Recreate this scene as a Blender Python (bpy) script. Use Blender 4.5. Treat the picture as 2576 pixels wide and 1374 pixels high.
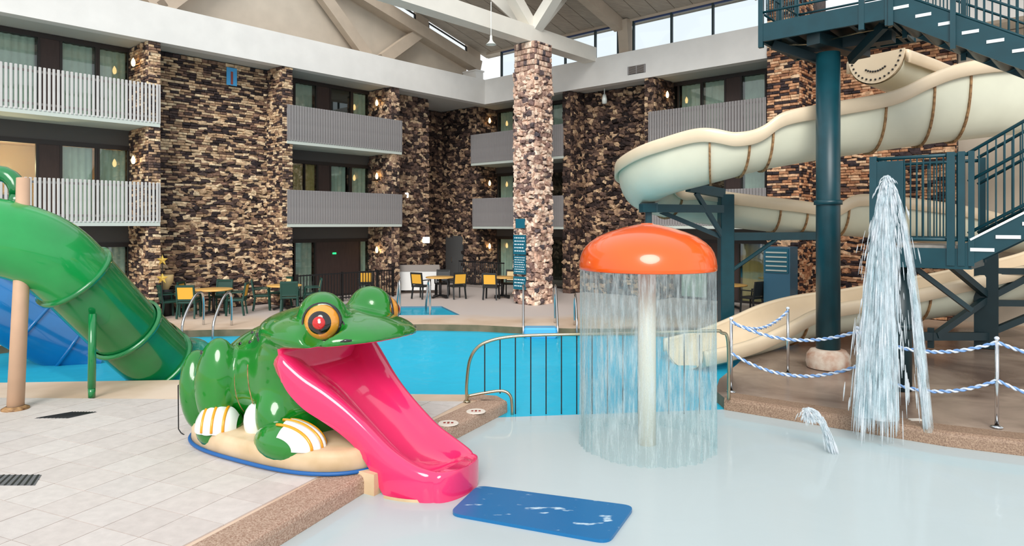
import bpy, math, random
import numpy as np
from mathutils import Vector, Matrix, geometry

random.seed(7)
for o in list(bpy.data.objects):
    bpy.data.objects.remove(o)
S = bpy.context.scene
COL = S.collection
PI = math.pi

# ------------------------------------------------------------------ camera, sky, sun, exposure
F_PX, W_PX, H_PX, HOR = 1698.0, 2576.0, 1374.0, 565.0     # focal length and horizon in photo pixels
EYE = 2.6                                                 # eye height above the deck
cam = bpy.data.cameras.new('camera')
cam.sensor_width = 36.0
cam.lens = 36.0 * F_PX / W_PX
cam.shift_y = (HOR - H_PX / 2) / W_PX
cam.clip_end = 200
cam_o = bpy.data.objects.new('camera', cam)
cam_o.location = (0, 0, EYE)
cam_o.rotation_euler = (PI / 2, 0, 0)
COL.objects.link(cam_o)
S.camera = cam_o

world = bpy.data.worlds.new('overcast_sky')
S.world = world
world.use_nodes = True
bg = world.node_tree.nodes['Background']
bg.inputs['Color'].default_value = (0.93, 0.97, 1.0, 1)
bg.inputs['Strength'].default_value = 1.12
sun = bpy.data.lights.new('sun', 'SUN')
sun.energy = 2.5
sun.angle = math.radians(30)
sun.color = (1.0, 0.97, 0.92)
sun_o = bpy.data.objects.new('sun', sun)
sun_o.rotation_euler = (math.radians(57), 0, math.radians(-6))
COL.objects.link(sun_o)

S.view_settings.view_transform = 'Standard'
S.view_settings.look = 'None'
S.view_settings.gamma = 1.0
S.view_settings.use_curve_mapping = False
S.view_settings.exposure = 0.0

# ------------------------------------------------------------------ building frame: a runs along the left wall, b along the right wall
_v = Vector((1512 / 1698, 1.0)).normalized()
AX = Vector((-_v.x, -_v.y, 0))
BX = Vector((_v.y, -_v.x, 0))
CO = Vector((-1.14, 28.4, 0))
def B(a, b, z=0.0):
    return CO + AX * a + BX * b + Vector((0, 0, z))
ZV = Vector((0, 0, 1))

# ------------------------------------------------------------------ helpers
def lin(r, g, b):
    f = lambda c: (c / 255 / 12.92) if c / 255 <= 0.04045 else ((c / 255 + 0.055) / 1.055) ** 2.4
    return (f(r), f(g), f(b), 1)

def newmat(name):
    m = bpy.data.materials.new(name)
    m.use_nodes = True
    nt = m.node_tree
    return m, nt, nt.nodes['Principled BSDF']

def mat(name, rgb, rough=0.5, metal=0.0, var=0.0, scale=8.0, bump=0.0, bscale=60.0, coat=0.0, spec=0.5, rgb2=None, stretch=None, sharp=False, thr=0.55):
    m, nt, p = newmat(name)
    c = lin(*rgb)
    p.inputs['Base Color'].default_value = c
    p.inputs['Roughness'].default_value = rough
    p.inputs['Metallic'].default_value = metal
    p.inputs['Coat Weight'].default_value = coat
    p.inputs['Coat Roughness'].default_value = 0.04
    p.inputs['Specular IOR Level'].default_value = spec
    tc = nt.nodes.new('ShaderNodeTexCoord')
    vec = tc.outputs['Object']
    if stretch:
        mp = nt.nodes.new('ShaderNodeMapping')
        mp.inputs['Scale'].default_value = stretch
        nt.links.new(vec, mp.inputs['Vector'])
        vec = mp.outputs['Vector']
    if var or rgb2:
        n = nt.nodes.new('ShaderNodeTexNoise')
        n.inputs['Scale'].default_value = scale
        n.inputs['Detail'].default_value = 6
        nt.links.new(vec, n.inputs['Vector'])
        r = nt.nodes.new('ShaderNodeValToRGB')
        r.color_ramp.elements[0].position = thr if sharp else 0.35
        r.color_ramp.elements[1].position = thr + .07 if sharp else 0.7
        if rgb2:
            c2 = lin(*rgb2)
        else:
            c2 = tuple(min(1, k * (1 + var)) for k in c[:3]) + (1,)
        r.color_ramp.elements[0].color = tuple(k * (1 - var) for k in c[:3]) + (1,)
        r.color_ramp.elements[1].color = c2
        nt.links.new(n.outputs['Fac'], r.inputs['Fac'])
        nt.links.new(r.outputs['Color'], p.inputs['Base Color'])
    if bump:
        n2 = nt.nodes.new('ShaderNodeTexNoise')
        n2.inputs['Scale'].default_value = bscale
        n2.inputs['Detail'].default_value = 4
        nt.links.new(vec, n2.inputs['Vector'])
        bp = nt.nodes.new('ShaderNodeBump')
        bp.inputs['Strength'].default_value = bump
        bp.inputs['Distance'].default_value = 0.02
        nt.links.new(n2.outputs['Fac'], bp.inputs['Height'])
        nt.links.new(bp.outputs['Normal'], p.inputs['Normal'])
    return m

def stone_mat(name, stops, rough=0.85, lo=0.55, hi=1.35, bumpy=0.6):
    """every piece its own tone: object random for separate pieces, island random for the joined ones"""
    m, nt, p = newmat(name)
    oi = nt.nodes.new('ShaderNodeObjectInfo')
    ge = nt.nodes.new('ShaderNodeNewGeometry')
    ad = nt.nodes.new('ShaderNodeMath'); ad.operation = 'ADD'
    fr = nt.nodes.new('ShaderNodeMath'); fr.operation = 'FRACT'
    nt.links.new(oi.outputs['Random'], ad.inputs[0])
    nt.links.new(ge.outputs['Random Per Island'], ad.inputs[1])
    nt.links.new(ad.outputs[0], fr.inputs[0])
    r = nt.nodes.new('ShaderNodeValToRGB')
    r.color_ramp.interpolation = 'LINEAR'
    el = r.color_ramp.elements
    while len(el) < len(stops):
        el.new(0.5)
    for e, (pos, rgb) in zip(el, stops):
        e.position = pos
        e.color = lin(*rgb)
    nt.links.new(fr.outputs[0], r.inputs['Fac'])
    n = nt.nodes.new('ShaderNodeTexNoise')
    n.inputs['Scale'].default_value = 9
    n.inputs['Detail'].default_value = 5
    nt.links.new(ge.outputs['Position'], n.inputs['Vector'])
    mr = nt.nodes.new('ShaderNodeMapRange')
    mr.inputs['From Min'].default_value = 0.3; mr.inputs['From Max'].default_value = 0.7
    mr.inputs['To Min'].default_value = lo; mr.inputs['To Max'].default_value = hi
    nt.links.new(n.outputs['Fac'], mr.inputs['Value'])
    mx = nt.nodes.new('ShaderNodeVectorMath'); mx.operation = 'SCALE'
    nt.links.new(r.outputs['Color'], mx.inputs[0])
    nt.links.new(mr.outputs['Result'], mx.inputs['Scale'])
    nt.links.new(mx.outputs['Vector'], p.inputs['Base Color'])
    p.inputs['Roughness'].default_value = rough
    p.inputs['Specular IOR Level'].default_value = 0.25
    n2 = nt.nodes.new('ShaderNodeTexNoise')
    n2.inputs['Scale'].default_value = 28
    nt.links.new(ge.outputs['Position'], n2.inputs['Vector'])
    bp = nt.nodes.new('ShaderNodeBump')
    bp.inputs['Strength'].default_value = bumpy
    bp.inputs['Distance'].default_value = 0.03
    nt.links.new(n2.outputs['Fac'], bp.inputs['Height'])
    nt.links.new(bp.outputs['Normal'], p.inputs['Normal'])
    return m

def emit_mat(name, rgb, strength):
    m, nt, p = newmat(name)
    p.inputs['Base Color'].default_value = lin(*rgb)
    p.inputs['Emission Color'].default_value = lin(*rgb)
    p.inputs['Emission Strength'].default_value = strength
    return m

def glass_mat(name, tint, refl=0.06, rough=0.02):
    m, nt, p = newmat(name)
    nt.nodes.remove(p)
    out = nt.nodes['Material Output']
    t = nt.nodes.new('ShaderNodeBsdfTransparent')
    t.inputs['Color'].default_value = lin(*tint)
    g = nt.nodes.new('ShaderNodeBsdfGlossy')
    g.inputs['Roughness'].default_value = rough
    fr = nt.nodes.new('ShaderNodeLayerWeight')
    pw = nt.nodes.new('ShaderNodeMath'); pw.operation = 'POWER'; pw.inputs[1].default_value = 4.0
    nt.links.new(fr.outputs['Facing'], pw.inputs[0])
    mu = nt.nodes.new('ShaderNodeMath'); mu.operation = 'MULTIPLY_ADD'; mu.use_clamp = True
    mu.inputs[1].default_value = 0.6; mu.inputs[2].default_value = refl * .5
    nt.links.new(pw.outputs[0], mu.inputs[0])
    mix = nt.nodes.new('ShaderNodeMixShader')
    nt.links.new(mu.outputs[0], mix.inputs['Fac'])
    nt.links.new(t.outputs[0], mix.inputs[1])
    nt.links.new(g.outputs[0], mix.inputs[2])
    nt.links.new(mix.outputs[0], out.inputs['Surface'])
    return m

def water_mat(name, tint, milk, milk_amt, wscale=1.6, wstr=0.25, refl=0.7):
    """clear tinted layer, a share of milkiness and a rippled mirror on top"""
    m, nt, p = newmat(name)
    nt.nodes.remove(p)
    out = nt.nodes['Material Output']
    t = nt.nodes.new('ShaderNodeBsdfTransparent')
    t.inputs['Color'].default_value = lin(*tint)
    d = nt.nodes.new('ShaderNodeBsdfDiffuse')
    d.inputs['Color'].default_value = lin(*milk)
    mix1 = nt.nodes.new('ShaderNodeMixShader')
    mix1.inputs['Fac'].default_value = milk_amt
    nt.links.new(t.outputs[0], mix1.inputs[1])
    nt.links.new(d.outputs[0], mix1.inputs[2])
    g = nt.nodes.new('ShaderNodeBsdfGlossy')
    g.inputs['Roughness'].default_value = 0.08
    tc = nt.nodes.new('ShaderNodeTexCoord')
    n = nt.nodes.new('ShaderNodeTexNoise')
    n.inputs['Scale'].default_value = wscale
    n.inputs['Detail'].default_value = 5
    n.inputs['Distortion'].default_value = 0.6
    nt.links.new(tc.outputs['Object'], n.inputs['Vector'])
    bp = nt.nodes.new('ShaderNodeBump')
    bp.inputs['Strength'].default_value = wstr
    bp.inputs['Distance'].default_value = 0.15
    nt.links.new(n.outputs['Fac'], bp.inputs['Height'])
    nt.links.new(bp.outputs['Normal'], g.inputs['Normal'])
    fr = nt.nodes.new('ShaderNodeFresnel')
    fr.inputs['IOR'].default_value = 1.33
    nt.links.new(bp.outputs['Normal'], fr.inputs['Normal'])
    mu = nt.nodes.new('ShaderNodeMath'); mu.operation = 'MULTIPLY'
    mu.inputs[1].default_value = refl
    nt.links.new(fr.outputs['Fac'], mu.inputs[0])
    mix = nt.nodes.new('ShaderNodeMixShader')
    nt.links.new(mu.outputs[0], mix.inputs['Fac'])
    nt.links.new(mix1.outputs[0], mix.inputs[1])
    nt.links.new(g.outputs[0], mix.inputs[2])
    nt.links.new(mix.outputs[0], out.inputs['Surface'])
    return m

def spray_mat(name, lo, hi, scale, stretch, base=0.0, rgb=(235, 245, 248)):
    """falling water: streaks of white in clear water"""
    m, nt, p = newmat(name)
    nt.nodes.remove(p)
    out = nt.nodes['Material Output']
    t = nt.nodes.new('ShaderNodeBsdfTransparent')
    t.inputs['Color'].default_value = lin(244, 252, 253)
    d = nt.nodes.new('ShaderNodeBsdfDiffuse')
    d.inputs['Color'].default_value = lin(*rgb)
    tr = nt.nodes.new('ShaderNodeBsdfTranslucent')
    tr.inputs['Color'].default_value = lin(*rgb)
    dm = nt.nodes.new('ShaderNodeMixShader')
    dm.inputs['Fac'].default_value = 0.5
    nt.links.new(d.outputs[0], dm.inputs[1]); nt.links.new(tr.outputs[0], dm.inputs[2])
    tc = nt.nodes.new('ShaderNodeTexCoord')
    mp = nt.nodes.new('ShaderNodeMapping')
    mp.inputs['Scale'].default_value = stretch
    nt.links.new(tc.outputs['Object'], mp.inputs['Vector'])
    n = nt.nodes.new('ShaderNodeTexNoise')
    n.inputs['Scale'].default_value = scale
    n.inputs['Detail'].default_value = 5
    n.inputs['Roughness'].default_value = 0.65
    nt.links.new(mp.outputs['Vector'], n.inputs['Vector'])
    mr = nt.nodes.new('ShaderNodeMapRange')
    mr.inputs['From Min'].default_value = lo; mr.inputs['From Max'].default_value = hi
    mr.inputs['To Min'].default_value = base; mr.inputs['To Max'].default_value = 0.92
    nt.links.new(n.outputs['Fac'], mr.inputs['Value'])
    mix = nt.nodes.new('ShaderNodeMixShader')
    nt.links.new(mr.outputs['Result'], mix.inputs['Fac'])
    nt.links.new(t.outputs[0], mix.inputs[1])
    nt.links.new(dm.outputs[0], mix.inputs[2])
    nt.links.new(mix.outputs[0], out.inputs['Surface'])
    return m

def lab(o, label=None, cat=None, group=None, kind=None):
    if label: o['label'] = label
    if cat: o['category'] = cat
    if group: o['group'] = group
    if kind: o['kind'] = kind
    return o

def world_of(o):
    return o.matrix_basis.copy() if o.parent is None else world_of(o.parent) @ o.matrix_parent_inverse @ o.matrix_basis

def put(o, parent=None, keep=True):
    COL.objects.link(o)
    if parent is not None:
        o.parent = parent
        if keep:
            o.matrix_parent_inverse = world_of(parent).inverted()
    return o

def empty(name, loc, label=None, cat=None, group=None, rz=0, kind=None):
    e = bpy.data.objects.new(name, None)
    e.empty_display_size = 0.1
    e.matrix_basis = Matrix.Translation(Vector(loc)) @ Matrix.Rotation(rz, 4, 'Z')
    COL.objects.link(e)
    return lab(e, label, cat, group, kind)

class MB:
    """collects pieces of ONE part and links them as one mesh"""
    def __init__(s):
        s.v = []; s.f = []; s.mi = []; s.cur = 0
    def add(s, vs, fs, M=None):
        k = len(s.v)
        for p in vs:
            p = Vector(p)
            s.v.append(tuple(M @ p) if M is not None else tuple(p))
        for f in fs:
            s.f.append(tuple(i + k for i in f)); s.mi.append(s.cur)
        return s
    def box(s, c, size, M=None, bev=0.0):
        x, y, z = [k / 2 for k in size]
        if bev <= 0:
            vs = [(c[0] + i * x, c[1] + j * y, c[2] + k * z) for i in (-1, 1) for j in (-1, 1) for k in (-1, 1)]
            fs = [(0, 1, 3, 2), (4, 6, 7, 5), (0, 4, 5, 1), (2, 3, 7, 6), (0, 2, 6, 4), (1, 5, 7, 3)]
            return s.add(vs, fs, M)
        b = min(bev, x * .9, y * .9, z * .9)
        ring = lambda X, Y, Z: [(c[0] - X, c[1] - Y + b, c[2] + Z), (c[0] - X + b, c[1] - Y, c[2] + Z), (c[0] + X - b, c[1] - Y, c[2] + Z), (c[0] + X, c[1] - Y + b, c[2] + Z),
                                (c[0] + X, c[1] + Y - b, c[2] + Z), (c[0] + X - b, c[1] + Y, c[2] + Z), (c[0] - X + b, c[1] + Y, c[2] + Z), (c[0] - X, c[1] + Y - b, c[2] + Z)]
        vs = ring(x - b * .7, y - b * .7, -z) + ring(x, y, -z + b) + ring(x, y, z - b) + ring(x - b * .7, y - b * .7, z)
        fs = [tuple(range(7, -1, -1)), tuple(range(24, 32))]
        for r in range(3):
            for i in range(8):
                j = (i + 1) % 8
                fs.append((r * 8 + i, r * 8 + j, r * 8 + 8 + j, r * 8 + 8 + i))
        return s.add(vs, fs, M)
    def abox(s, a0, a1, b0, b1, z0, z1):
        """box in the building frame"""
        vs = [B(a, b, z) for a in (a0, a1) for b in (b0, b1) for z in (z0, z1)]
        return s.add(vs, [(0, 1, 3, 2), (4, 6, 7, 5), (0, 4, 5, 1), (2, 3, 7, 6), (0, 2, 6, 4), (1, 5, 7, 3)])
    def prism(s, poly, z0, z1, M=None, top=True, bottom=True):
        n = len(poly)
        vs = [(p[0], p[1], z0) for p in poly] + [(p[0], p[1], z1) for p in poly]
        fs = [(i, (i + 1) % n, n + (i + 1) % n, n + i) for i in range(n)]
        if top: fs.append(tuple(range(n, 2 * n)))
        if bottom: fs.append(tuple(range(n - 1, -1, -1)))
        return s.add(vs, fs, M)
    def tube(s, path, r, seg=10, caps=True, M=None):
        path = [Vector(p) for p in path]
        n = len(path)
        rr = r if isinstance(r, (list, tuple)) else [r] * n
        t0 = (path[1] - path[0]).normalized()
        up = Vector((0, 0, 1)) if abs(t0.z) < 0.9 else Vector((1, 0, 0))
        nrm = (up - t0 * up.dot(t0)).normalized()
        vs = []
        for i in range(n):
            t = (path[min(i + 1, n - 1)] - path[max(i - 1, 0)]).normalized()
            nrm = (nrm - t * nrm.dot(t)).normalized()
            bi = t.cross(nrm)
            for k in range(seg):
                an = 2 * PI * k / seg
                vs.append(path[i] + (nrm * math.cos(an) + bi * math.sin(an)) * rr[i])
        fs = []
        for i in range(n - 1):
            for k in range(seg):
                k2 = (k + 1) % seg
                fs.append((i * seg + k, i * seg + k2, (i + 1) * seg + k2, (i + 1) * seg + k))
        if caps:
            fs.append(tuple(range(seg - 1, -1, -1)))
            fs.append(tuple((n - 1) * seg + k for k in range(seg)))
        return s.add(vs, fs, M)
    def bar(s, p, q, w, h=None, up=ZV):
        """straight rectangular bar from p to q"""
        p = Vector(p); q = Vector(q); h = h or w
        t = (q - p).normalized()
        if abs(t.dot(up)) > 0.99: up = Vector((0.6, 0.8, 0))
        sx = t.cross(up).normalized(); u = sx.cross(t)
        vs = [e + sx * i * w / 2 + u * j * h / 2 for e in (p, q) for i, j in ((-1, -1), (1, -1), (1, 1), (-1, 1))]
        return s.add(vs, [(3, 2, 1, 0), (4, 5, 6, 7), (0, 1, 5, 4), (1, 2, 6, 5), (2, 3, 7, 6), (3, 0, 4, 7)])
    def lathe(s, prof, seg=32, M=None):
        vs = []; fs = []; n = len(prof)
        for r, z in prof:
            for k in range(seg):
                an = 2 * PI * k / seg
                vs.append((r * math.cos(an), r * math.sin(an), z))
        for i in range(n - 1):
            for k in range(seg):
                k2 = (k + 1) % seg
                fs.append((i * seg + k, i * seg + k2, (i + 1) * seg + k2, (i + 1) * seg + k))
        return s.add(vs, fs, M)
    def loft(s, rings, closed=False, M=None, cap=False):
        n = len(rings[0]); vs = [p for r in rings for p in r]; fs = []
        for i in range(len(rings) - 1):
            for k in range(n if closed else n - 1):
                k2 = (k + 1) % n
                fs.append((i * n + k, i * n + k2, (i + 1) * n + k2, (i + 1) * n + k))
        if cap:
            fs.append(tuple(range(n - 1, -1, -1)))
            fs.append(tuple((len(rings) - 1) * n + k for k in range(n)))
        return s.add(vs, fs, M)
    def ell(s, c, r, M=None, u=16, v=10):
        vs = []; fs = []
        for i in range(v + 1):
            th = PI * i / v
            for k in range(u):
                an = 2 * PI * k / u
                vs.append((c[0] + r[0] * math.sin(th) * math.cos(an), c[1] + r[1] * math.sin(th) * math.sin(an), c[2] - r[2] * math.cos(th)))
        for i in range(v):
            for k in range(u):
                k2 = (k + 1) % u
                fs.append((i * u + k, i * u + k2, (i + 1) * u + k2, (i + 1) * u + k))
        return s.add(vs, fs, M)
    def mesh(s, name, mats, smooth=False):
        me = bpy.data.meshes.new(name)
        me.from_pydata([tuple(p) for p in s.v], [], s.f)
        for m in (mats if isinstance(mats, (list, tuple)) else [mats]):
            me.materials.append(m)
        if isinstance(mats, (list, tuple)) and len(mats) > 1:
            me.polygons.foreach_set('material_index', s.mi)
        if smooth:
            me.polygons.foreach_set('use_smooth', [True] * len(me.polygons))
        me.validate()
        me.update()
        return me
    def build(s, name, mats, parent=None, smooth=False, keep=True):
        o = bpy.data.objects.new(name, s.mesh(name, mats, smooth))
        return put(o, parent, keep)

def copy_tree(root, M, label=None, group=None):
    r = root.copy(); COL.objects.link(r); r.matrix_basis = M
    if label: r['label'] = label
    if group: r['group'] = group
    for ch in root.children:
        c = ch.copy(); COL.objects.link(c); c.parent = r
        for g in ch.children:
            d = g.copy(); COL.objects.link(d); d.parent = c
    return r

def smooth_path(pts, n=8):
    """Catmull-Rom through rows of numbers"""
    P = np.array(pts, float)
    P = np.vstack([2 * P[0] - P[1], P, 2 * P[-1] - P[-2]])
    out = []
    for i in range(1, len(P) - 2):
        for k in range(n):
            t = k / n
            out.append(0.5 * ((2 * P[i]) + (-P[i - 1] + P[i + 1]) * t + (2 * P[i - 1] - 5 * P[i] + 4 * P[i + 1] - P[i + 2]) * t * t
                              + (-P[i - 1] + 3 * P[i] - 3 * P[i + 1] + P[i + 2]) * t ** 3))
    out.append(P[-2])
    return [tuple(p) for p in out]

# ------------------------------------------------------------------ materials
M = {}
M['fascia'] = mat('white_plaster', (233, 231, 227), 0.7, var=0.04, scale=1.5)
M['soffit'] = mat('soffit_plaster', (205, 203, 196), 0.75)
M['gable'] = mat('beige_plaster', (196, 184, 168), 0.8, var=0.05, scale=2)
M['timber'] = mat('painted_truss', (186, 170, 152), 0.65, var=0.05, scale=3)
M['truss_white'] = mat('white_truss', (236, 232, 222), 0.6, var=0.03, scale=2)
M['ceiling'] = mat('ceiling_boards', (170, 158, 144), 0.8, var=0.12, scale=3, stretch=(1, 6, 1))
M['mortar'] = mat('dark_mortar', (70, 60, 56), 0.95, var=0.3, scale=12)
M['brick'] = stone_mat('mottled_brick', [(0.0, (54, 46, 48)), (0.28, (80, 66, 64)), (0.45, (136, 106, 90)), (0.68, (196, 162, 128)), (1.0, (240, 214, 178))])
M['rubble'] = stone_mat('brown_rubble', [(0.0, (50, 42, 42)), (0.25, (84, 68, 64)), (0.5, (136, 108, 94)), (0.75, (190, 158, 130)), (1.0, (230, 202, 168))])
M['rubble_dark'] = stone_mat('dark_rubble', [(0.0, (40, 33, 33)), (0.3, (70, 56, 53)), (0.58, (114, 90, 78)), (0.82, (170, 138, 112)), (1.0, (218, 186, 150))])
M['rubble_pink'] = stone_mat('pinkish_rubble', [(0.0, (84, 80, 86)), (0.18, (140, 112, 104)), (0.4, (206, 170, 150)), (0.7, (236, 204, 182)), (1.0, (248, 226, 206))])
M['brick_orange'] = stone_mat('orange_brick', [(0.0, (52, 46, 50)), (0.30, (78, 64, 64)), (0.42, (178, 124, 92)), (0.75, (220, 168, 128)), (1.0, (238, 202, 166))])
M['spandrel'] = mat('dark_spandrel', (84, 80, 78), 0.7)
M['brown_panel'] = mat('brown_panel', (66, 50, 46), 0.6, var=0.1, scale=3, stretch=(6, 6, 1))
M['frame_dark'] = mat('dark_frame', (44, 36, 34), 0.5)
M['pane'] = glass_mat('window_glass', (236, 244, 240), 0.16)
M['sky_pane'] = glass_mat('clerestory_glass', (246, 250, 252), 0.05)
M['curtain'] = mat('sheer_curtain', (224, 230, 222), 0.9, var=0.06, scale=6)
M['curtain_warm'] = mat('yellow_warmlit_curtain', (226, 190, 128), 0.9)  # yellow cloth upstairs; on the ground floor, warm light put into the colour
M['room'] = mat('dim_room', (96, 88, 78), 0.9)
M['room_warm'] = mat('warm_room', (206, 176, 136), 0.9)
M['slat'] = mat('pale_slat', (206, 204, 202), 0.6, var=0.05, scale=3)
M['slat_grey'] = mat('grey_slat', (146, 142, 142), 0.65, var=0.06, scale=3)
M['slab'] = mat('balcony_slab', (206, 214, 206), 0.7)  # faint green light off the pool is put into this colour
M['black'] = mat('black_metal', (26, 26, 28), 0.45)
M['teal'] = mat('teal_paint', (10, 62, 72), 0.38, var=0.12, scale=4, spec=0.5)
M['teal_dark'] = mat('dark_teal_paint', (18, 44, 50), 0.45, var=0.1, scale=4)
M['chrome'] = mat('chrome', (214, 216, 218), 0.12, metal=1.0)
M['brass'] = mat('aged_steel', (190, 178, 150), 0.22, metal=1.0)
M['flume'] = mat('cream_fibreglass', (232, 212, 182), 0.3, var=0.05, scale=1.5, coat=0.2)
M['flume_out'] = mat('pale_fibreglass_shell', (222, 222, 200), 0.35, var=0.06, scale=1.2, coat=0.2)
M['rust'] = mat('rusty_flange', (178, 138, 94), 0.7, rgb2=(96, 62, 34), scale=14)
M['orange'] = mat('orange_gel_coat', (240, 92, 20), 0.22, var=0.1, scale=1.2, coat=0.6)
M['cream_post'] = mat('cream_post', (232, 222, 206), 0.35)
M['green'] = mat('frog_green', (14, 120, 28), 0.18, var=0.10, scale=2.2, coat=0.8)
M['green_light'] = mat('light_frog_green', (84, 190, 92), 0.18, coat=0.8)
M['pink'] = mat('pink_gel_coat', (228, 46, 104), 0.14, var=0.05, scale=1.5, coat=0.8)
M['white_gloss'] = mat('white_gloss', (232, 238, 232), 0.2, coat=0.5)
M['yellow_paint'] = mat('yellow_orange_paint', (236, 158, 22), 0.25, coat=0.5)
M['eye_orange'] = mat('amber_gloss', (226, 150, 52), 0.15, coat=0.8)
M['eye_black'] = mat('black_gloss', (18, 12, 12), 0.1, coat=0.8)
M['eye_red'] = mat('red_gloss', (196, 20, 24), 0.1, coat=0.8)
M['base'] = mat('stained_cream_base', (222, 196, 162), 0.5, rgb2=(196, 168, 128), scale=2.5)
M['blue_trim'] = mat('blue_trim', (22, 92, 160), 0.45)
M['tube_green'] = mat('green_tube', (18, 150, 72), 0.2, var=0.14, scale=1.4, coat=0.6)
M['tube_green2'] = mat('deep_green_tube', (14, 122, 62), 0.2, var=0.16, scale=1.4, coat=0.6)
M['tube_teal'] = mat('teal_green_tube', (10, 136, 112), 0.2, var=0.16, scale=1.4, coat=0.6)
M['tube_blue'] = mat('blue_tube', (8, 112, 178), 0.22, var=0.1, scale=1.4, coat=0.6)
M['post_tan'] = mat('tan_post', (202, 166, 138), 0.5, var=0.06, scale=3)
M['tile_deck'] = stone_mat('pale_deck_tile', [(0.0, (203, 194, 189)), (0.4, (208, 199, 194)), (0.7, (211, 203, 198)), (1.0, (205, 197, 193))], 0.6, 0.93, 1.05, 0.05)
M['aggregate'] = mat('exposed_aggregate', (150, 116, 96), 0.7, rgb2=(206, 180, 160), scale=70, bump=0.5, bscale=120)
M['basin'] = mat('aqua_pool_plaster', (132, 228, 246), 0.6, var=0.05, scale=1.2)
M['basin_pale'] = mat('pale_pool_plaster', (214, 226, 226), 0.6)
M['pool_water'] = water_mat('pool_water', (214, 252, 255), (58, 204, 240), 0.62, 1.8, 0.25, 0.30)
M['wading_water'] = water_mat('milky_water', (240, 250, 250), (212, 222, 224), 0.7, 0.9, 0.10, 0.5)
M['mat_blue'] = mat('wet_blue_mat', (14, 104, 160), 0.3, rgb2=(190, 214, 228), scale=5, sharp=True, stretch=(1, 2.4, 1), thr=0.63)
M['wood'] = mat('honey_wood', (236, 184, 104), 0.4, var=0.08, scale=4, stretch=(1, 8, 1))
M['chair_green'] = mat('dark_green_chair', (22, 66, 56), 0.5)
M['chair_dark'] = mat('blackish_chair', (34, 38, 40), 0.5)
M['chair_yellow'] = mat('yellow_panel', (236, 178, 62), 0.5)
M['chair_cream'] = mat('cream_panel', (236, 206, 150), 0.5)
M['sign_teal'] = mat('teal_sign', (20, 100, 122), 0.4)
M['sign_white'] = mat('white_print', (226, 236, 240), 0.6)
M['white_board'] = mat('white_board', (236, 236, 234), 0.5)
M['grey_board'] = mat('grey_frame', (150, 142, 136), 0.6)
M['door_grey'] = mat('grey_door', (86, 86, 86), 0.6)
M['dark_void'] = mat('opening_shade', (30, 28, 30), 0.9)  # near-black colour stands for the shade inside the corner openings
M['bulb'] = emit_mat('warm_bulb', (255, 206, 130), 9.0)
M['shade_glow'] = emit_mat('lamp_shade_glow', (255, 214, 160), 2.2)
M['exit_green'] = emit_mat('green_exit_glow', (40, 220, 120), 2.0)
M['box_lamp'] = emit_mat('white_box_glow', (255, 250, 240), 2.0)
M['vending'] = mat('blue_vending', (60, 112, 140), 0.35)
M['gold'] = mat('gold_star', (232, 196, 96), 0.3, metal=0.6)
M['chain'] = mat('chain_white', (216, 226, 240), 0.4)
M['chain_blue'] = mat('chain_blue', (120, 160, 214), 0.4)
M['grate'] = mat('grey_grate', (104, 104, 106), 0.6)
M['marker'] = mat('white_marker', (226, 216, 204), 0.6)
M['marker_ink'] = mat('marker_ink', (150, 70, 60), 0.6)
M['curtain_water'] = spray_mat('water_curtain', 0.45, 0.80, 11.0, (1.8, 1.8, 0.22), 0.14, (226, 240, 242))
M['spray'] = spray_mat('water_spray', 0.30, 0.62, 8.0, (1.5, 1.5, 0.6), 0.25, (250, 252, 255))
M['mist'] = spray_mat('water_mist', 0.40, 0.80, 5.0, (2.2, 2.2, 0.5), 0.08, (250, 252, 255))
M['step_blue'] = mat('blue_step', (86, 178, 226), 0.35)
M['blue_banner'] = mat('blue_banner', (70, 160, 216), 0.6)
M['white_strip'] = mat('white_nosing', (232, 236, 236), 0.5)

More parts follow.
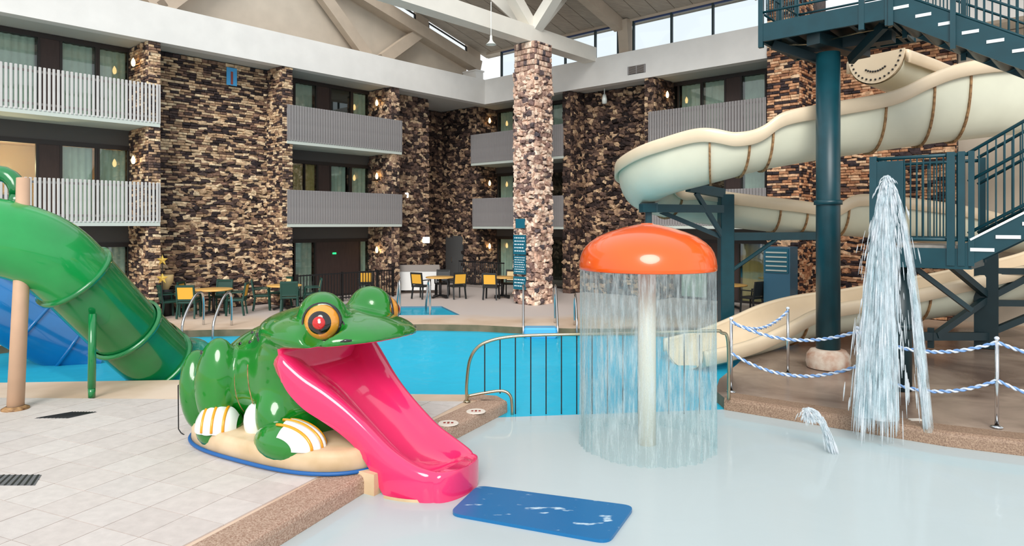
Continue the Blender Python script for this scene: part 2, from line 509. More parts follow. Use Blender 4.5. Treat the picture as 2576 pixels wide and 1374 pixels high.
def deck_material():
    m, nt, p = newmat('deck_concrete')
    tc = nt.nodes.new('ShaderNodeTexCoord')
    sep = nt.nodes.new('ShaderNodeSeparateXYZ')
    nt.links.new(tc.outputs['Object'], sep.inputs[0])
    n = nt.nodes.new('ShaderNodeTexNoise')
    n.inputs['Scale'].default_value = 0.8; n.inputs['Detail'].default_value = 7
    nt.links.new(tc.outputs['Object'], n.inputs['Vector'])
    # the cream paving, mottled
    r1 = nt.nodes.new('ShaderNodeValToRGB')
    r1.color_ramp.elements[0].position = 0.35; r1.color_ramp.elements[0].color = lin(206, 178, 152)
    r1.color_ramp.elements[1].position = 0.65; r1.color_ramp.elements[1].color = lin(228, 206, 186)
    nt.links.new(n.outputs['Fac'], r1.inputs['Fac'])
    # greyer paving away from the pool edge (Y beyond 19 m)
    n3 = nt.nodes.new('ShaderNodeMath'); n3.operation = 'MULTIPLY_ADD'
    n3.inputs[1].default_value = 1.6; n3.inputs[2].default_value = 0
    nt.links.new(n.outputs['Fac'], n3.inputs[0])
    s3 = nt.nodes.new('ShaderNodeMath'); s3.operation = 'ADD'
    nt.links.new(sep.outputs['Y'], s3.inputs[0]); nt.links.new(n3.outputs[0], s3.inputs[1])
    f3 = nt.nodes.new('ShaderNodeMapRange')
    f3.inputs['From Min'].default_value = 19.2; f3.inputs['From Max'].default_value = 20.4
    nt.links.new(s3.outputs[0], f3.inputs['Value'])
    m3 = nt.nodes.new('ShaderNodeMixRGB')
    m3.inputs[2].default_value = lin(206, 194, 188)
    nt.links.new(f3.outputs[0], m3.inputs[0]); nt.links.new(r1.outputs['Color'], m3.inputs[1])
    # wet brown slab beside the slide tower
    n2 = nt.nodes.new('ShaderNodeTexNoise')
    n2.inputs['Scale'].default_value = 0.55; n2.inputs['Detail'].default_value = 8; n2.inputs['Distortion'].default_value = 0.8
    nt.links.new(tc.outputs['Object'], n2.inputs['Vector'])
    r2 = nt.nodes.new('ShaderNodeValToRGB')
    r2.color_ramp.elements[0].position = 0.38; r2.color_ramp.elements[0].color = lin(108, 88, 77)
    r2.color_ramp.elements[1].position = 0.68; r2.color_ramp.elements[1].color = lin(182, 160, 143)
    nt.links.new(n2.outputs['Fac'], r2.inputs['Fac'])
    fx = nt.nodes.new('ShaderNodeMapRange')
    fx.inputs['From Min'].default_value = 2.4; fx.inputs['From Max'].default_value = 2.9
    nt.links.new(sep.outputs['X'], fx.inputs['Value'])
    fy = nt.nodes.new('ShaderNodeMapRange')
    fy.inputs['From Min'].default_value = 17.4; fy.inputs['From Max'].default_value = 16.8
    nt.links.new(sep.outputs['Y'], fy.inputs['Value'])
    mul = nt.nodes.new('ShaderNodeMath'); mul.operation = 'MULTIPLY'
    nt.links.new(fx.outputs[0], mul.inputs[0]); nt.links.new(fy.outputs[0], mul.inputs[1])
    mx = nt.nodes.new('ShaderNodeMixRGB')
    nt.links.new(mul.outputs[0], mx.inputs[0]); nt.links.new(m3.outputs[0], mx.inputs[1]); nt.links.new(r2.outputs['Color'], mx.inputs[2])
    nt.links.new(mx.outputs[0], p.inputs['Base Color'])
    rg = nt.nodes.new('ShaderNodeMapRange')
    rg.inputs['To Min'].default_value = 0.6; rg.inputs['To Max'].default_value = 0.22
    nt.links.new(mul.outputs[0], rg.inputs['Value'])
    nt.links.new(rg.outputs[0], p.inputs['Roughness'])
    return m
M['deck'] = deck_material()

# ------------------------------------------------------------------ ground, pools
WATER = -0.18
EDGE_L = [(-3.75, 2.0), (-2.9, 3.8), (-2.2, 5.46), (-1.57, 6.95), (-0.93, 8.41), (-0.24, 9.72), (-0.1, 9.98), (-0.22, 10.24), (-0.6, 10.36)]
EDGE_POOL = [(-1.77, 10.4), (-3.5, 10.8), (-5.5, 11.35), (-8.4, 11.15), (-10.5, 11.2), (-11.8, 12.1), (-11.8, 13.5), (-10.8, 14.8), (-9.7, 15.9),
             (-8.6, 16.55), (-7.4, 16.75), (-5.5, 16.95), (-3.8, 17.4), (-2.3, 17.7), (-0.9, 17.55), (0.3, 17.15), (1.5, 16.95), (3.2, 16.9), (4.7, 16.4),
             (5.3, 15.3), (4.9, 13.9), (4.2, 12.6), (3.5, 11.4), (3.2, 10.6)]
EDGE_R = [(3.2, 10.15), (4.2, 9.4), (5.45, 8.47), (6.16, 8.12), (8.0, 7.35), (10.5, 6.6)]
HOLE = EDGE_L + EDGE_POOL + EDGE_R + [(10.5, 2.0)]
SPA = [(-3.9, 21.5), (-2.25, 21.6), (-1.5, 19.5), (-3.6, 19.45)]
OUT = [(-26, 1.0), (20, 1.0), (20, 38), (-26, 38)]
def flat_with_holes(outer, holes, z):
    loops = [[Vector((x, y, 0)) for x, y in outer]] + [[Vector((x, y, 0)) for x, y in h] for h in holes]
    pts = [p for l in loops for p in l]
    tris = geometry.tessellate_polygon(loops)
    fs = []
    for t in tris:
        a, b, c = (pts[i] for i in t)
        fs.append(tuple(t) if (b - a).cross(c - a).z > 0 else tuple(reversed(t)))
    return [(p.x, p.y, z) for p in pts], fs
fl = MB()
v, f = flat_with_holes(OUT, [HOLE, SPA], -0.012)
fl.add(v, f)
floor = fl.build('floor', M['deck'])
lab(floor, 'cream and wet brown concrete pool deck around both pools', 'floor', kind='structure')

def edge_wall(loop, z0, z1, name, material, label, closed=True):
    m = MB(); n = len(loop)
    vs = [(x, y, z0) for x, y in loop] + [(x, y, z1) for x, y in loop]
    m.add(vs, [(i, (i + 1) % n, n + (i + 1) % n, n + i) for i in range(n if closed else n - 1)])
    o = m.build(name, material)
    return lab(o, label, 'pool wall', kind='structure')
edge_wall(HOLE, WATER - .03, -0.012, 'trim_1', mat('pool_edge', (128, 110, 84), 0.6, rgb2=(86, 84, 56), scale=2.0), 'brown stained vertical edge around the pool water')

edge_wall(HOLE, -1.0, WATER - .03, 'wall_pool', M['basin'], 'aqua plaster wall of the pool below the water')
# big pool and wading pool share the divide under the railing
DIV = [(-0.2, 9.8), (3.2, 9.98)]
wading_poly = [(-3.75, 2.0), (10.5, 2.0)] + list(reversed(EDGE_R)) + list(reversed(EDGE_L[:6]))
big_poly = EDGE_L[5:] + EDGE_POOL + [EDGE_R[0]]
def poly_obj(name, poly, z, material):
    v, f = flat_with_holes(poly, [], z)
    return MB().add(v, f).build(name, material)
o = poly_obj('floor_pool_basin', big_poly, -0.95, M['basin']); lab(o, 'aqua plaster floor of the big pool', 'pool floor', kind='structure')
o = poly_obj('floor_wading_basin', wading_poly, -0.42, M['basin_pale']); lab(o, 'pale plaster floor of the wading pool', 'pool floor', kind='structure')
m = MB(); m.add([(-0.24, 9.72, -1.3), (3.2, 10.15, -1.3), (3.2, 10.15, WATER - .06), (-0.24, 9.72, WATER - .06)], [(0, 1, 2, 3)])
lab(m.build('trim_2', M['basin']), 'submerged sill between wading pool and big pool', 'pool wall', kind='structure')
o = poly_obj('pool_water', big_poly, WATER, M['pool_water']); lab(o, 'bright turquoise rippled water of the big pool', 'water', kind='stuff')
o = poly_obj('wading_pool_water', wading_poly, WATER, M['wading_water']); lab(o, 'pale milky shallow water of the wading pool', 'water', kind='stuff')
o = poly_obj('floor_spa_basin', SPA, -0.8, M['basin']); lab(o, 'light blue basin floor of the small spa', 'pool floor', kind='structure')
o = poly_obj('spa_water', SPA, -0.06, M['pool_water']); lab(o, 'blue water in the small square spa pool', 'water', kind='stuff')
edge_wall(SPA, -0.85, -0.012, 'trim_3', mat('spa_tile', (92, 130, 150), 0.4), 'tiled inner edge of the square spa')

# exposed-aggregate coping along the deck edges
def coping(name, line, width, side, z1, label, material=None):
    pts = [Vector((x, y, 0)) for x, y in line]
    inner = []; outer = []
    for i, p in enumerate(pts):
        t = (pts[min(i + 1, len(pts) - 1)] - pts[max(i - 1, 0)]).normalized()
        nrm = Vector((-t.y, t.x, 0)) * side
        inner.append(p + nrm * width); outer.append(p - nrm * 0.03)
    m = MB()
    rings = []
    for i, o in zip(inner, outer):
        d = (o - i).normalized()
        rings.append([i + ZV * -0.05, i + ZV * (z1 - .004), i + d * .01 + ZV * z1, o - d * .05 + ZV * z1, o - d * .012 + ZV * (z1 - .02), o + ZV * (z1 - .055), o + ZV * -0.17, o - d * .03 + ZV * -.3])
    m.loft(rings, cap=True)
    o = m.build(name, material or M['aggregate'], smooth=False)
    return lab(o, label, 'coping', kind='structure')
coping('trim_4', EDGE_L[1:], 0.36, 1, 0.006, 'speckled brown coping along the tiled deck edge by the frog')
coping('trim_5', EDGE_R, 0.34, 1, 0.006, 'wet brown coping along the wading pool beside the chains', mat('wet_aggregate', (126, 98, 80), 0.45, rgb2=(176, 148, 124), scale=60, bump=0.4, bscale=110))

# pale deck tiles, rows parallel to the coping
def clip(poly, nx, ny, d):
    out = []
    for i in range(len(poly)):
        p, q = poly[i], poly[(i + 1) % len(poly)]
        dp, dq = p[0] * nx + p[1] * ny - d, q[0] * nx + q[1] * ny - d
        if dp <= 0: out.append(p)
        if (dp < 0) != (dq < 0):
            t = dp / (dp - dq); out.append((p[0] + (q[0] - p[0]) * t, p[1] + (q[1] - p[1]) * t))
    return out
TO = Vector((-1.57, 6.95)); TD = Vector((0.403, 0.915)); TP = Vector((-TD.y, TD.x))
rng = random.Random(3)
tile_far = MB(); n_tile = 0
TS = 0.46
cands = []
for j in range(0, 16):
    for i in range(-9, 16):
        s0, t0 = i * TS, 0.40 + j * TS
        g = 0.0045
        quad = [TO + TD * (s0 + g) + TP * (t0 + g), TO + TD * (s0 + g) + TP * (t0 + TS - g), TO + TD * (s0 + TS - g) + TP * (t0 + TS - g), TO + TD * (s0 + TS - g) + TP * (t0 + g)]
        quad = [(p.x, p.y) for p in quad]
        quad = clip(quad, 0.03, 1, 9.9)
        if len(quad) < 3: continue
        cx = sum(p[0] for p in quad) / len(quad); cy = sum(p[1] for p in quad) / len(quad)
        if cy < 3.6 or cx < -8.5: continue
        cands.append((cy, cx, quad))
cands.sort(key=lambda c: (abs(c[1] / c[0]) > 0.80, c[0] ** 2))
for k, (cy, cx, quad) in enumerate(cands):
    if (Vector((quad[1][0] - quad[0][0], quad[1][1] - quad[0][1], 0)).cross(Vector((quad[2][0] - quad[1][0], quad[2][1] - quad[1][1], 0)))).z < 0:
        quad = quad[::-1]
    dz = rng.uniform(-0.0012, 0.0012)
    if k < 300:
        MB().prism(quad, -0.02, dz, bottom=False).build('tile', M['tile_deck'], floor)
    else:
        tile_far.prism(quad, -0.02, dz, bottom=False)
if tile_far.v:
    lab(tile_far.build('tile_field', M['tile_deck'], floor), kind='stuff')

# ------------------------------------------------------------------ masonry
def stone_template(seed, rough):
    r = random.Random(seed)
    j = lambda k: (r.random() - .5) * k
    vs = []
    for (sx, sy) in ((-1, -1), (1, -1), (1, 1), (-1, 1)):
        vs.append((sx * .5, sy * .5, -0.6))
    mid = []
    for (sx, sy) in ((-1, -1), (0, -1), (1, -1), (1, 0), (1, 1), (0, 1), (-1, 1), (-1, 0)):
        mid.append((sx * .49 + j(rough * .5), sy * .48 + j(rough * .5), 0.25 + j(rough)))
    fr = []
    for (sx, sy) in ((-1, -1), (1, -1), (1, 1), (-1, 1)):
        fr.append((sx * (.42 - rough * .25) + j(rough * .6), sy * (.36 - rough * .2) + j(rough * .6), 0.5 + j(rough * .5)))
    vs += mid + fr
    fs = [(0, 1, 6, 5, 4), (1, 2, 8, 7, 6), (2, 3, 10, 9, 8), (3, 0, 4, 11, 10),
          (4, 5, 13, 12), (5, 6, 13), (6, 7, 14, 13), (7, 8, 14), (8, 9, 15, 14), (9, 10, 15), (10, 11, 12, 15), (11, 4, 12), (12, 13, 14, 15)]
    return vs, fs
TPL = {}
for kind, rough in (('brick', 0.10), ('stone', 0.5)):
    TPL[kind] = [stone_template(k + (50 if kind == 'stone' else 0), rough) for k in range(7)]

def piece_px(p, w, h):
    if p.y < 1: return 0
    u = 1288 + p.x / p.y * F_PX; vv = HOR + (EYE - p.z) / p.y * F_PX
    if u < -10 or u > 2586 or vv < -10 or vv > 1384: return 0
    return w * h * (F_PX / p.y) ** 2

class Masonry:
    def __init__(s, parent, material, name):
        s.parent, s.mat, s.name, s.items = parent, material, name, []
        s.rng = random.Random(hash(name) % 97 if False else len(name) * 13 + 5)
    def face(s, o, sd, nd, w, h, kind='stone', rowh=(.09, .14), width=(.12, .26), depth=(.03, .09), rough_z=None, skip=()):
        """o: lower corner, sd: direction along the face, nd: outward; rough_z(s,t) gives 0..1, how irregular the courses are"""
        r = s.rng
        t = 0.0
        while t < h - .02:
            rh = min(r.uniform(*rowh), h - t)
            if h - t - rh < .05: rh = h - t
            x = -r.uniform(0, width[0])
            while x < w - .01:
                ww = r.uniform(*width)
                x0, x1 = max(0, x), min(w, x + ww)
                if w - x1 < .04: x1 = w
                if x1 - x0 > .02:
                    cs, ct = (x0 + x1) / 2, t + rh / 2
                    if not any(a <= cs <= b and c <= ct <= d for a, b, c, d in skip):
                        k = rough_z(cs, ct) if rough_z else (1.0 if kind == 'stone' else 0.0)
                        kd = 'stone' if r.random() < k else 'brick'
                        dy = r.uniform(-.25, .25) * rh * (1 if kd == 'stone' else .1)
                        hh = rh * (r.uniform(.85, 1.35) if kd == 'stone' else .90)
                        dd = r.uniform(*depth)
                        pos = o + sd * cs + ZV * (ct + dy) + nd * (dd * .5)
                        rot = r.uniform(-.22, .22) if kd == 'stone' else r.uniform(-.01, .01)
                        s.items.append((pos, sd, nd, (x1 - x0) * (.97 if kd == 'brick' else 1.04), hh, dd * 1.4, rot, kd, r.randrange(7)))
                x += ww
            t += rh
        if kind == 'stone' or (rough_z and w > .6):      # odd-shaped stones set across the courses
            for _ in range(int(w * h * 16)):
                cs, ct = r.uniform(.06, max(.07, w - .06)), r.uniform(.08, h - .1)
                if any(a - .1 <= cs <= b + .1 and c - .1 <= ct <= d + .1 for a, b, c, d in skip): continue
                if rough_z and r.random() > rough_z(cs, ct) * 1.3 - .45: continue
                dd = depth[1] * r.uniform(.9, 1.3)
                ww = min(r.uniform(.10, .26), w * .6, 2 * cs, 2 * (w - cs))
                s.items.append((o + sd * cs + ZV * ct + nd * (dd * .5), sd, nd, ww, r.uniform(.07, .17), dd * 1.3, r.uniform(-.7, .7), 'stone', r.randrange(7)))
    def build(s, limit=300):
        its = sorted(s.items, key=lambda i: -piece_px(i[0], i[3], i[4]))
        meshes = {}
        V = []; Fc = []; n0 = 0
        for k, (p, sd, nd, w, h, d, rot, kd, ti) in enumerate(its):
            c, sn = math.cos(rot), math.sin(rot)
            xs = sd * c + ZV * sn; ys = ZV * c - sd * sn
            if sd.cross(ZV).dot(nd) < 0: xs = -xs
            Mx = Matrix(((xs.x * w, ys.x * h, nd.x * d, p.x), (xs.y * w, ys.y * h, nd.y * d, p.y), (xs.z * w, ys.z * h, nd.z * d, p.z), (0, 0, 0, 1)))
            tv, tf = TPL[kd][ti]
            if k < limit and piece_px(p, w, h) > 0:
                key = (kd, ti)
                if key not in meshes:
                    meshes[key] = MB().add(tv, tf).mesh(s.name, s.mat)
                o = bpy.data.objects.new(s.name, meshes[key])
                COL.objects.link(o)
                o.parent = s.parent
                o.matrix_basis = world_of(s.parent).inverted() @ Mx
            else:
                A = np.array(tv) @ np.array(Mx.to_3x3()).T + np.array(p)
                V.append(A); Fc += [tuple(i + n0 for i in f) for f in tf]; n0 += len(tv)
        if V:
            me = bpy.data.meshes.new(s.name + '_field')
            me.from_pydata([tuple(q) for q in np.vstack(V)], [], Fc)
            me.materials.append(s.mat); me.update()
            lab(put(bpy.data.objects.new(s.name + '_field', me), s.parent), kind='stuff')

SOF, FTOP = 7.66, 8.69

# left wall: brick panel between two bays, with its piers
m = MB()
m.abox(8.87, 13.23, -2.2, -1.05, -0.3, SOF)
m.abox(12.92, 13.23, -1.5, -0.1, -0.3, SOF)
m.abox(8.87, 9.22, -1.5, -0.1, -0.3, SOF)
wall_left = lab(m.build('wall_left', M['mortar']), 'mottled brick and stone wall between the two balcony bays above the tables', 'wall', kind='structure')
mz = Masonry(wall_left, M['brick'], 'brick')
rz = lambda s, t: max(0.05, min(1, 1.25 - t / 5.2 + (s - 2) * .10))
mz.face(B(9.22, -1.05), AX, BX, 3.70, SOF, 'brick', (.066, .086), (.16, .30), (.02, .07), lambda s, t: max(0.05, min(1, 1.35 - t / 5.0 - (s - 2) * .16)))
mz.face(B(12.92, -0.1), AX, BX, .31, SOF, 'brick', (.066, .086), (.16, .26), (.02, .05), lambda s, t: .1 if t > 3 else .5)
mz.face(B(8.87, -0.1), AX, BX, .35, SOF, 'brick', (.066, .086), (.16, .26), (.02, .05), lambda s, t: .2 if t > 4 else .7)
mz.face(B(13.23, -0.1), -BX, AX, 1.36, SOF, 'brick', (.066, .086), (.16, .28), (.02, .05), lambda s, t: .2 if t > 3 else .6)
mz.face(B(9.22, -0.1), -BX, AX, .95, SOF, 'brick', (.066, .086), (.16, .28), (.02, .05), lambda s, t: .5)
mz.build()

wl2 = lab(MB().abox(17.6, 24, -2.2, -1.05, -0.3, SOF).build('wall_left_end', M['mortar']), 'brick wall continuing beyond the picture edge past the green slide', 'wall', kind='structure')
mz = Masonry(wl2, M['brick'], 'brick')
mz.face(B(17.6, -1.05), AX, BX, 6.4, SOF, 'brick', (.075, .10), (.2, .34), (.02, .07), lambda s, t: .3)
mz.build(0)
# stone wall next to the inner corner
m = MB()
m.abox(2.25, 4.84, -2.6, -1.05, -0.3, SOF)
m.abox(4.5, 4.84, -1.5, -0.1, -0.3, SOF)
wall_mid = lab(m.build('wall_corner', M['mortar']), 'brown rubble stone wall beside the dark corner openings', 'wall', kind='structure')
mz = Masonry(wall_mid, M['rubble'], 'stone')
mz.face(B(2.25, -1.05), AX, BX, 2.25, SOF, 'stone', (.10, .16), (.13, .28), (.03, .10))
mz.face(B(4.5, -0.1), AX, BX, .34, SOF, 'stone', (.10, .15), (.13, .24), (.02, .05))
mz.face(B(4.84, -0.1), -BX, AX, 1.36, SOF, 'stone', (.10, .15), (.13, .26), (.02, .07))
mz.build()

# back wall round the corner with its openings, then the first pier of the right wing
m = MB()
m.abox(-1.6, -0.25, -4.6, -0.75, -0.3, SOF)
m.abox(-1.6, 2.25, -4.6, -2.9, -0.3, SOF)
wall_back = lab(m.build('wall_back', M['mortar']), 'dark rubble stone wall in the inner corner beyond the spa', 'wall', kind='structure')
mz = Masonry(wall_back, M['rubble_dark'], 'stone')
mz.face(B(-0.25, -2.9), BX, AX, 2.15, SOF, 'stone', (.10, .16), (.14, .28), (.03, .09), skip=[(0.25, 1.35, -1, 2.1)])
mz.face(B(-0.25, -0.75), -AX, BX, 1.25, SOF, 'stone', (.10, .16), (.14, .28), (.02, .07))
mz.face(B(-0.25, -2.9), AX, BX, 2.5, SOF, 'stone', (.10, .16), (.14, .28), (.03, .08), skip=[(1.4, 2.5, 5.5, 7.7), (1.4, 2.5, 3.2, 4.75), (1.4, 2.5, -.1, 2.1)])
mz.build()
o = MB().abox(1.15, 2.25, -3.0, -2.86, 5.5, 7.6).build('opening_shade_1', M['dark_void']); lab(o, 'dark slab for the shade in the tall third floor corner opening', 'opening', kind='structure')
o = MB().abox(1.15, 2.25, -3.0, -2.86, 3.2, 4.75).build('opening_shade_2', M['dark_void']); lab(o, 'dark slab for the shade in the second floor corner opening', 'opening', kind='structure')
o = MB().abox(1.15, 2.25, -3.0, -2.86, 0, 2.1).build('door_3', M['brown_panel']); lab(o, 'dark brown ground floor doorway in the corner', 'door', kind='structure')
d4 = MB().abox(-0.3, -0.18, -2.62, -1.55, 0, 2.1).build('door_4', M['door_grey']); lab(d4, 'plain grey double door in the stone corner', 'door', kind='structure')
MB().abox(-0.17, -0.13, -2.2, -2.17, 0.95, 1.15).build('door_handle', M['chrome'], d4)

# right wing: stone panel between its two bays
m = MB()
m.abox(-2.4, -1.05, 4.0, 7.95, -0.3, SOF)
m.abox(-1.5, -0.1, 4.05, 4.4, -0.3, SOF)
m.abox(-1.5, -0.1, 7.62, 7.95, -0.3, SOF)
wall_rs = lab(m.build('wall_right_stone', M['mortar']), 'dark rubble stone wall behind the stone column and cream slide', 'wall', kind='structure')
mz = Masonry(wall_rs, M['rubble_dark'], 'stone')
mz.face(B(-1.05, 4.4), BX, AX, 3.22, SOF, 'stone', (.11, .18), (.15, .30), (.04, .12))
mz.face(B(-0.1, 4.05), BX, AX, .35, SOF, 'stone', (.11, .16), (.14, .26), (.02, .06))
mz.face(B(-0.1, 7.62), BX, AX, .33, SOF, 'stone', (.11, .16), (.14, .26), (.02, .06))
mz.face(B(-0.1, 4.4), -AX, BX, .95, SOF, 'stone', (.11, .16), (.14, .26), (.02, .06))
mz.face(B(-0.1, 7.95), -AX, BX, 1.36, SOF, 'stone', (.11, .16), (.14, .26), (.02, .06))
mz.build()

# right wing: tall orange brick pier and brick panel behind the slide tower
m = MB()
m.abox(-2.4, 0.05, 11.92, 12.86, -0.3, 12.0)
m.abox(-2.4, -1.05, 12.86, 16.6, -0.3, SOF)
wall_rb = lab(m.build('wall_right_brick', M['mortar']), 'orange and black brick pier and wall behind the slide tower', 'wall', kind='structure')
mz = Masonry(wall_rb, M['brick_orange'], 'brick')
mz.face(B(0.05, 11.92), BX, AX, .94, 12.0, 'brick', (.075, .09), (.20, .30), (.02, .05), lambda s, t: .05 if t > 2.5 else .7)
mz.face(B(0.05, 12.86), -AX, BX, 1.1, 12.0, 'brick', (.075, .09), (.20, .30), (.02, .05), lambda s, t: .05 if t > 2.5 else .7)
mz.face(B(-1.05, 12.86), BX, AX, 3.74, SOF, 'brick', (.075, .09), (.20, .32), (.02, .06), lambda s, t: .15 if t > 2.5 else .8)
mz.build()

# free-standing stone column
m = MB(); m.abox(2.86, 3.68, 4.96, 5.78, -0.2, 8.55)
column = lab(m.build('column', M['mortar']), 'free-standing square column of pinkish rubble stone carrying the roof beams', 'column', kind='structure')
mz = Masonry(column, M['rubble_pink'], 'stone')
for (o_, sd, nd) in ((B(3.68, 4.96), BX, AX), (B(3.68, 5.78), -AX, BX), (B(2.86, 4.96), AX, -BX), (B(2.86, 5.78), -BX, -AX)):
    mz.face(o_, sd, nd, .82, 7.6, 'stone', (.10, .17), (.13, .26), (.04, .11))
    mz.face(o_ + ZV * 7.6, sd, nd, .82, .95, 'brick', (.17, .19), (.12, .16), (.05, .06))
mz.build(330)

# ------------------------------------------------------------------ fascia, soffit, upper walls and roof
m = MB(); m.abox(-0.35, 24, -0.35, 0.0, SOF, FTOP)
lab(m.build('trim_6', M['fascia']), 'long white fascia band above the left balconies', 'fascia', kind='structure')
m = MB(); m.abox(-0.35, 0.0, 0.0, 11.92, SOF, FTOP); m.abox(-0.35, 0.0, 12.86, 24, SOF, FTOP)
lab(m.build('trim_7', M['fascia']), 'white fascia band above the right wing balconies', 'fascia', kind='structure')
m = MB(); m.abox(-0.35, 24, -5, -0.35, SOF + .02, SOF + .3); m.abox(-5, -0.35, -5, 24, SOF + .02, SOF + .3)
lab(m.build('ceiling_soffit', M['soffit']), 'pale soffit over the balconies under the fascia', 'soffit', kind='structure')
m = MB()
gv = [(0.2, SOF + .3), (24, SOF + .3), (24, 15.4), (0.2, 9.3)]
m.add([B(a, b, z) for b in (-1.3, -0.9) for a, z in gv], [(3, 2, 1, 0), (4, 5, 6, 7), (0, 1, 5, 4), (1, 2, 6, 5), (2, 3, 7, 6), (3, 0, 4, 7)])
lab(m.build('wall_gable', M['gable']), 'beige gable wall above the left fascia', 'wall', kind='structure')
g1 = MB().abox(-0.02, 0.42, -0.88, -0.12, FTOP, 9.05).abox(-0.05, 0.45, -0.89, -0.08, 9.02, 9.08).build('duct_box', M['fascia'])
lab(g1, 'white box housing on the ledge at the fascia corner', 'box')

# sloping roof over the right wing, carried by rafters
SLOPE = 0.257
def roof_z(a): return 9.98 + SLOPE * (a + 0.4)
m = MB()
a0, a1, b0, b1 = -0.9, 5.4, -0.66, 26.0
vs = [B(a, b, roof_z(a) + dz) for dz in (0.0, 0.18) for a, b in ((a0, b0), (a1, b0), (a1, b1), (a0, b1))]
m.add(vs, [(0, 1, 2, 3), (7, 6, 5, 4), (0, 4, 5, 1), (1, 5, 6, 2), (2, 6, 7, 3), (3, 7, 4, 0)])
ceiling = lab(m.build('ceiling', M['ceiling']), 'sloping grey brown boarded ceiling over the right wing', 'ceiling', kind='structure')
nb = 20
for i in range(nb):            # boards between joints, running up the slope
    bb0 = b0 + (12.6 - b0) * i / nb; bb1 = b0 + (12.6 - b0) * (i + 1) / nb - .03
    MB().add([B(a, b, roof_z(a) - dz) for dz in (0.03, 0.0) for a, b in ((a0 + .1, bb0), (a1 - .02, bb0), (a1 - .02, bb1), (a0 + .1, bb1))],
             [(0, 1, 2, 3), (0, 4, 5, 1), (1, 5, 6, 2), (2, 6, 7, 3), (3, 7, 4, 0)]).build('board', M['ceiling'], ceiling)
m = MB(); m.abox(-0.75, -0.4, -0.3, 11.92, 9.86, 10.1)
lab(m.build('trim_8', M['timber']), 'beam along the top of the clerestory windows', 'beam', kind='structure')

def rafter(b, name_label, w=.34, h=.42, a_from=-0.3, a_to=5.4):
    m = MB()
    m.bar(B(a_from, b, roof_z(a_from) - h / 2 - .03), B(a_to, b, roof_z(a_to) - h / 2 - .03), w, h)
    return lab(m.build('trim_rafter', M['timber']), name_label, 'rafter', kind='structure')
rafter(6.45, 'sloping rafter above the clerestory column')
rafter(11.6, 'sloping rafter beside the tall brick pier')
m = MB()
m.bar(B(-0.5, 6.62, FTOP - .05), B(-0.35, 6.62, 9.95), .40, .34, up=AX)
lab(m.build('column_clerestory', M['timber']), 'short leaning concrete post between the clerestory windows', 'post', kind='structure')

# clerestory windows on the right wing
def clerestory(n, b0, b1, mull, label, slant=0.0):
    e = empty('window_%d' % n, B(-0.5, (b0 + b1) / 2, FTOP), label, 'window', kind='structure')
    edges = [b0] + list(mull) + [b1]
    for i in range(len(edges) - 1):
        MB().abox(-0.46, -0.44, edges[i] + .03, edges[i + 1] - .03, FTOP - .1, 9.86).build('pane', M['sky_pane'], e)
    fr = MB()
    fr.abox(-0.48, -0.42, b0, b1, FTOP - .16, FTOP - .1); fr.abox(-0.48, -0.42, b0, b1, 9.80, 9.88)
    fr.build('frame', mat('blue_grey_frame_%d' % n, (40, 60, 104), 0.5), e)
    for x in edges:
        MB().abox(-0.5, -0.40, x - .03, x + .03, FTOP - .1, 9.86).build('mullion', M['teal_dark'], e)
clerestory(1, 0.55, 6.3, [2.3, 3.9, 5.3], 'bright clerestory window row left of the leaning post')
clerestory(2, 6.95, 11.8, [8.45, 9.95], 'large bright clerestory window row right of the leaning post')

# gable truss on the left, with its sliver panes
gt = empty('gable_truss', B(5, -0.5, FTOP), 'beige truss of inclined chord and V struts against the gable wall', 'truss')
def gbar(p, q, name, w=.42, d=.3):
    MB().bar(B(p[0], -0.55, p[1]), B(q[0], -0.55, q[1]), d, w, up=ZV).build(name, M['timber'], gt)
gbar((-0.1, 9.33), (8.2, 11.46), 'top_chord', .46, .5)
gbar((7.75, 10.75), (5.62, 8.72), 'strut')
gbar((3.15, 10.1), (4.95, 8.72), 'strut')
gbar((12.75, 8.72), (10.9, 10.6), 'strut')
gbar((14.2, 10.6), (12.75, 8.72), 'strut')
for i, (p, q) in enumerate((((0.5, 2.6)), ((3.3, 5.0)), ((5.6, 7.3)))):
    e = empty('window_%d' % (3 + i), B(p, -0.62, 9.9), ['low sliver pane above the truss chord near the corner', 'middle sliver pane above the truss chord', 'high sliver pane above the truss chord'][i], 'window', kind='structure')
    zc = lambda a: 9.33 + (a + .1) * 0.2566
    MB().add([B(p, -0.62, zc(p) + .24), B(q, -0.62, zc(q) + .24), B(q, -0.62, zc(q) + .58), B(p, -0.62, zc(p) + .58)], [(0, 1, 2, 3)]).build('pane', M['box_lamp'] if False else M['sky_pane'], e)
    MB().bar(B(p, -.62, zc(p) + .22), B(q, -.62, zc(q) + .22), .05).bar(B(p, -.62, zc(p) + .6), B(q, -.62, zc(q) + .6), .05).bar(B(p, -.62, zc(p) + .22), B(p, -.62, zc(p) + .6), .06).bar(B(q, -.62, zc(q) + .22), B(q, -.62, zc(q) + .6), .06).build('frame', M['black'], e)

for (p, q) in ((-0.3, .47), (2.63, 3.27), (5.03, 5.57), (7.33, 9.5)):
    zc = lambda a: 9.33 + (a + .1) * 0.2566
    MB().add([B(a, b, z) for b in (-.72, -.56) for a, z in ((p, zc(p)), (q, zc(q)), (q, zc(q) + .8), (p, zc(p) + .8))], [(3, 2, 1, 0), (4, 5, 6, 7), (0, 1, 5, 4), (1, 2, 6, 5), (2, 3, 7, 6), (3, 0, 4, 7)]).build('infill_board', M['timber'], gt)
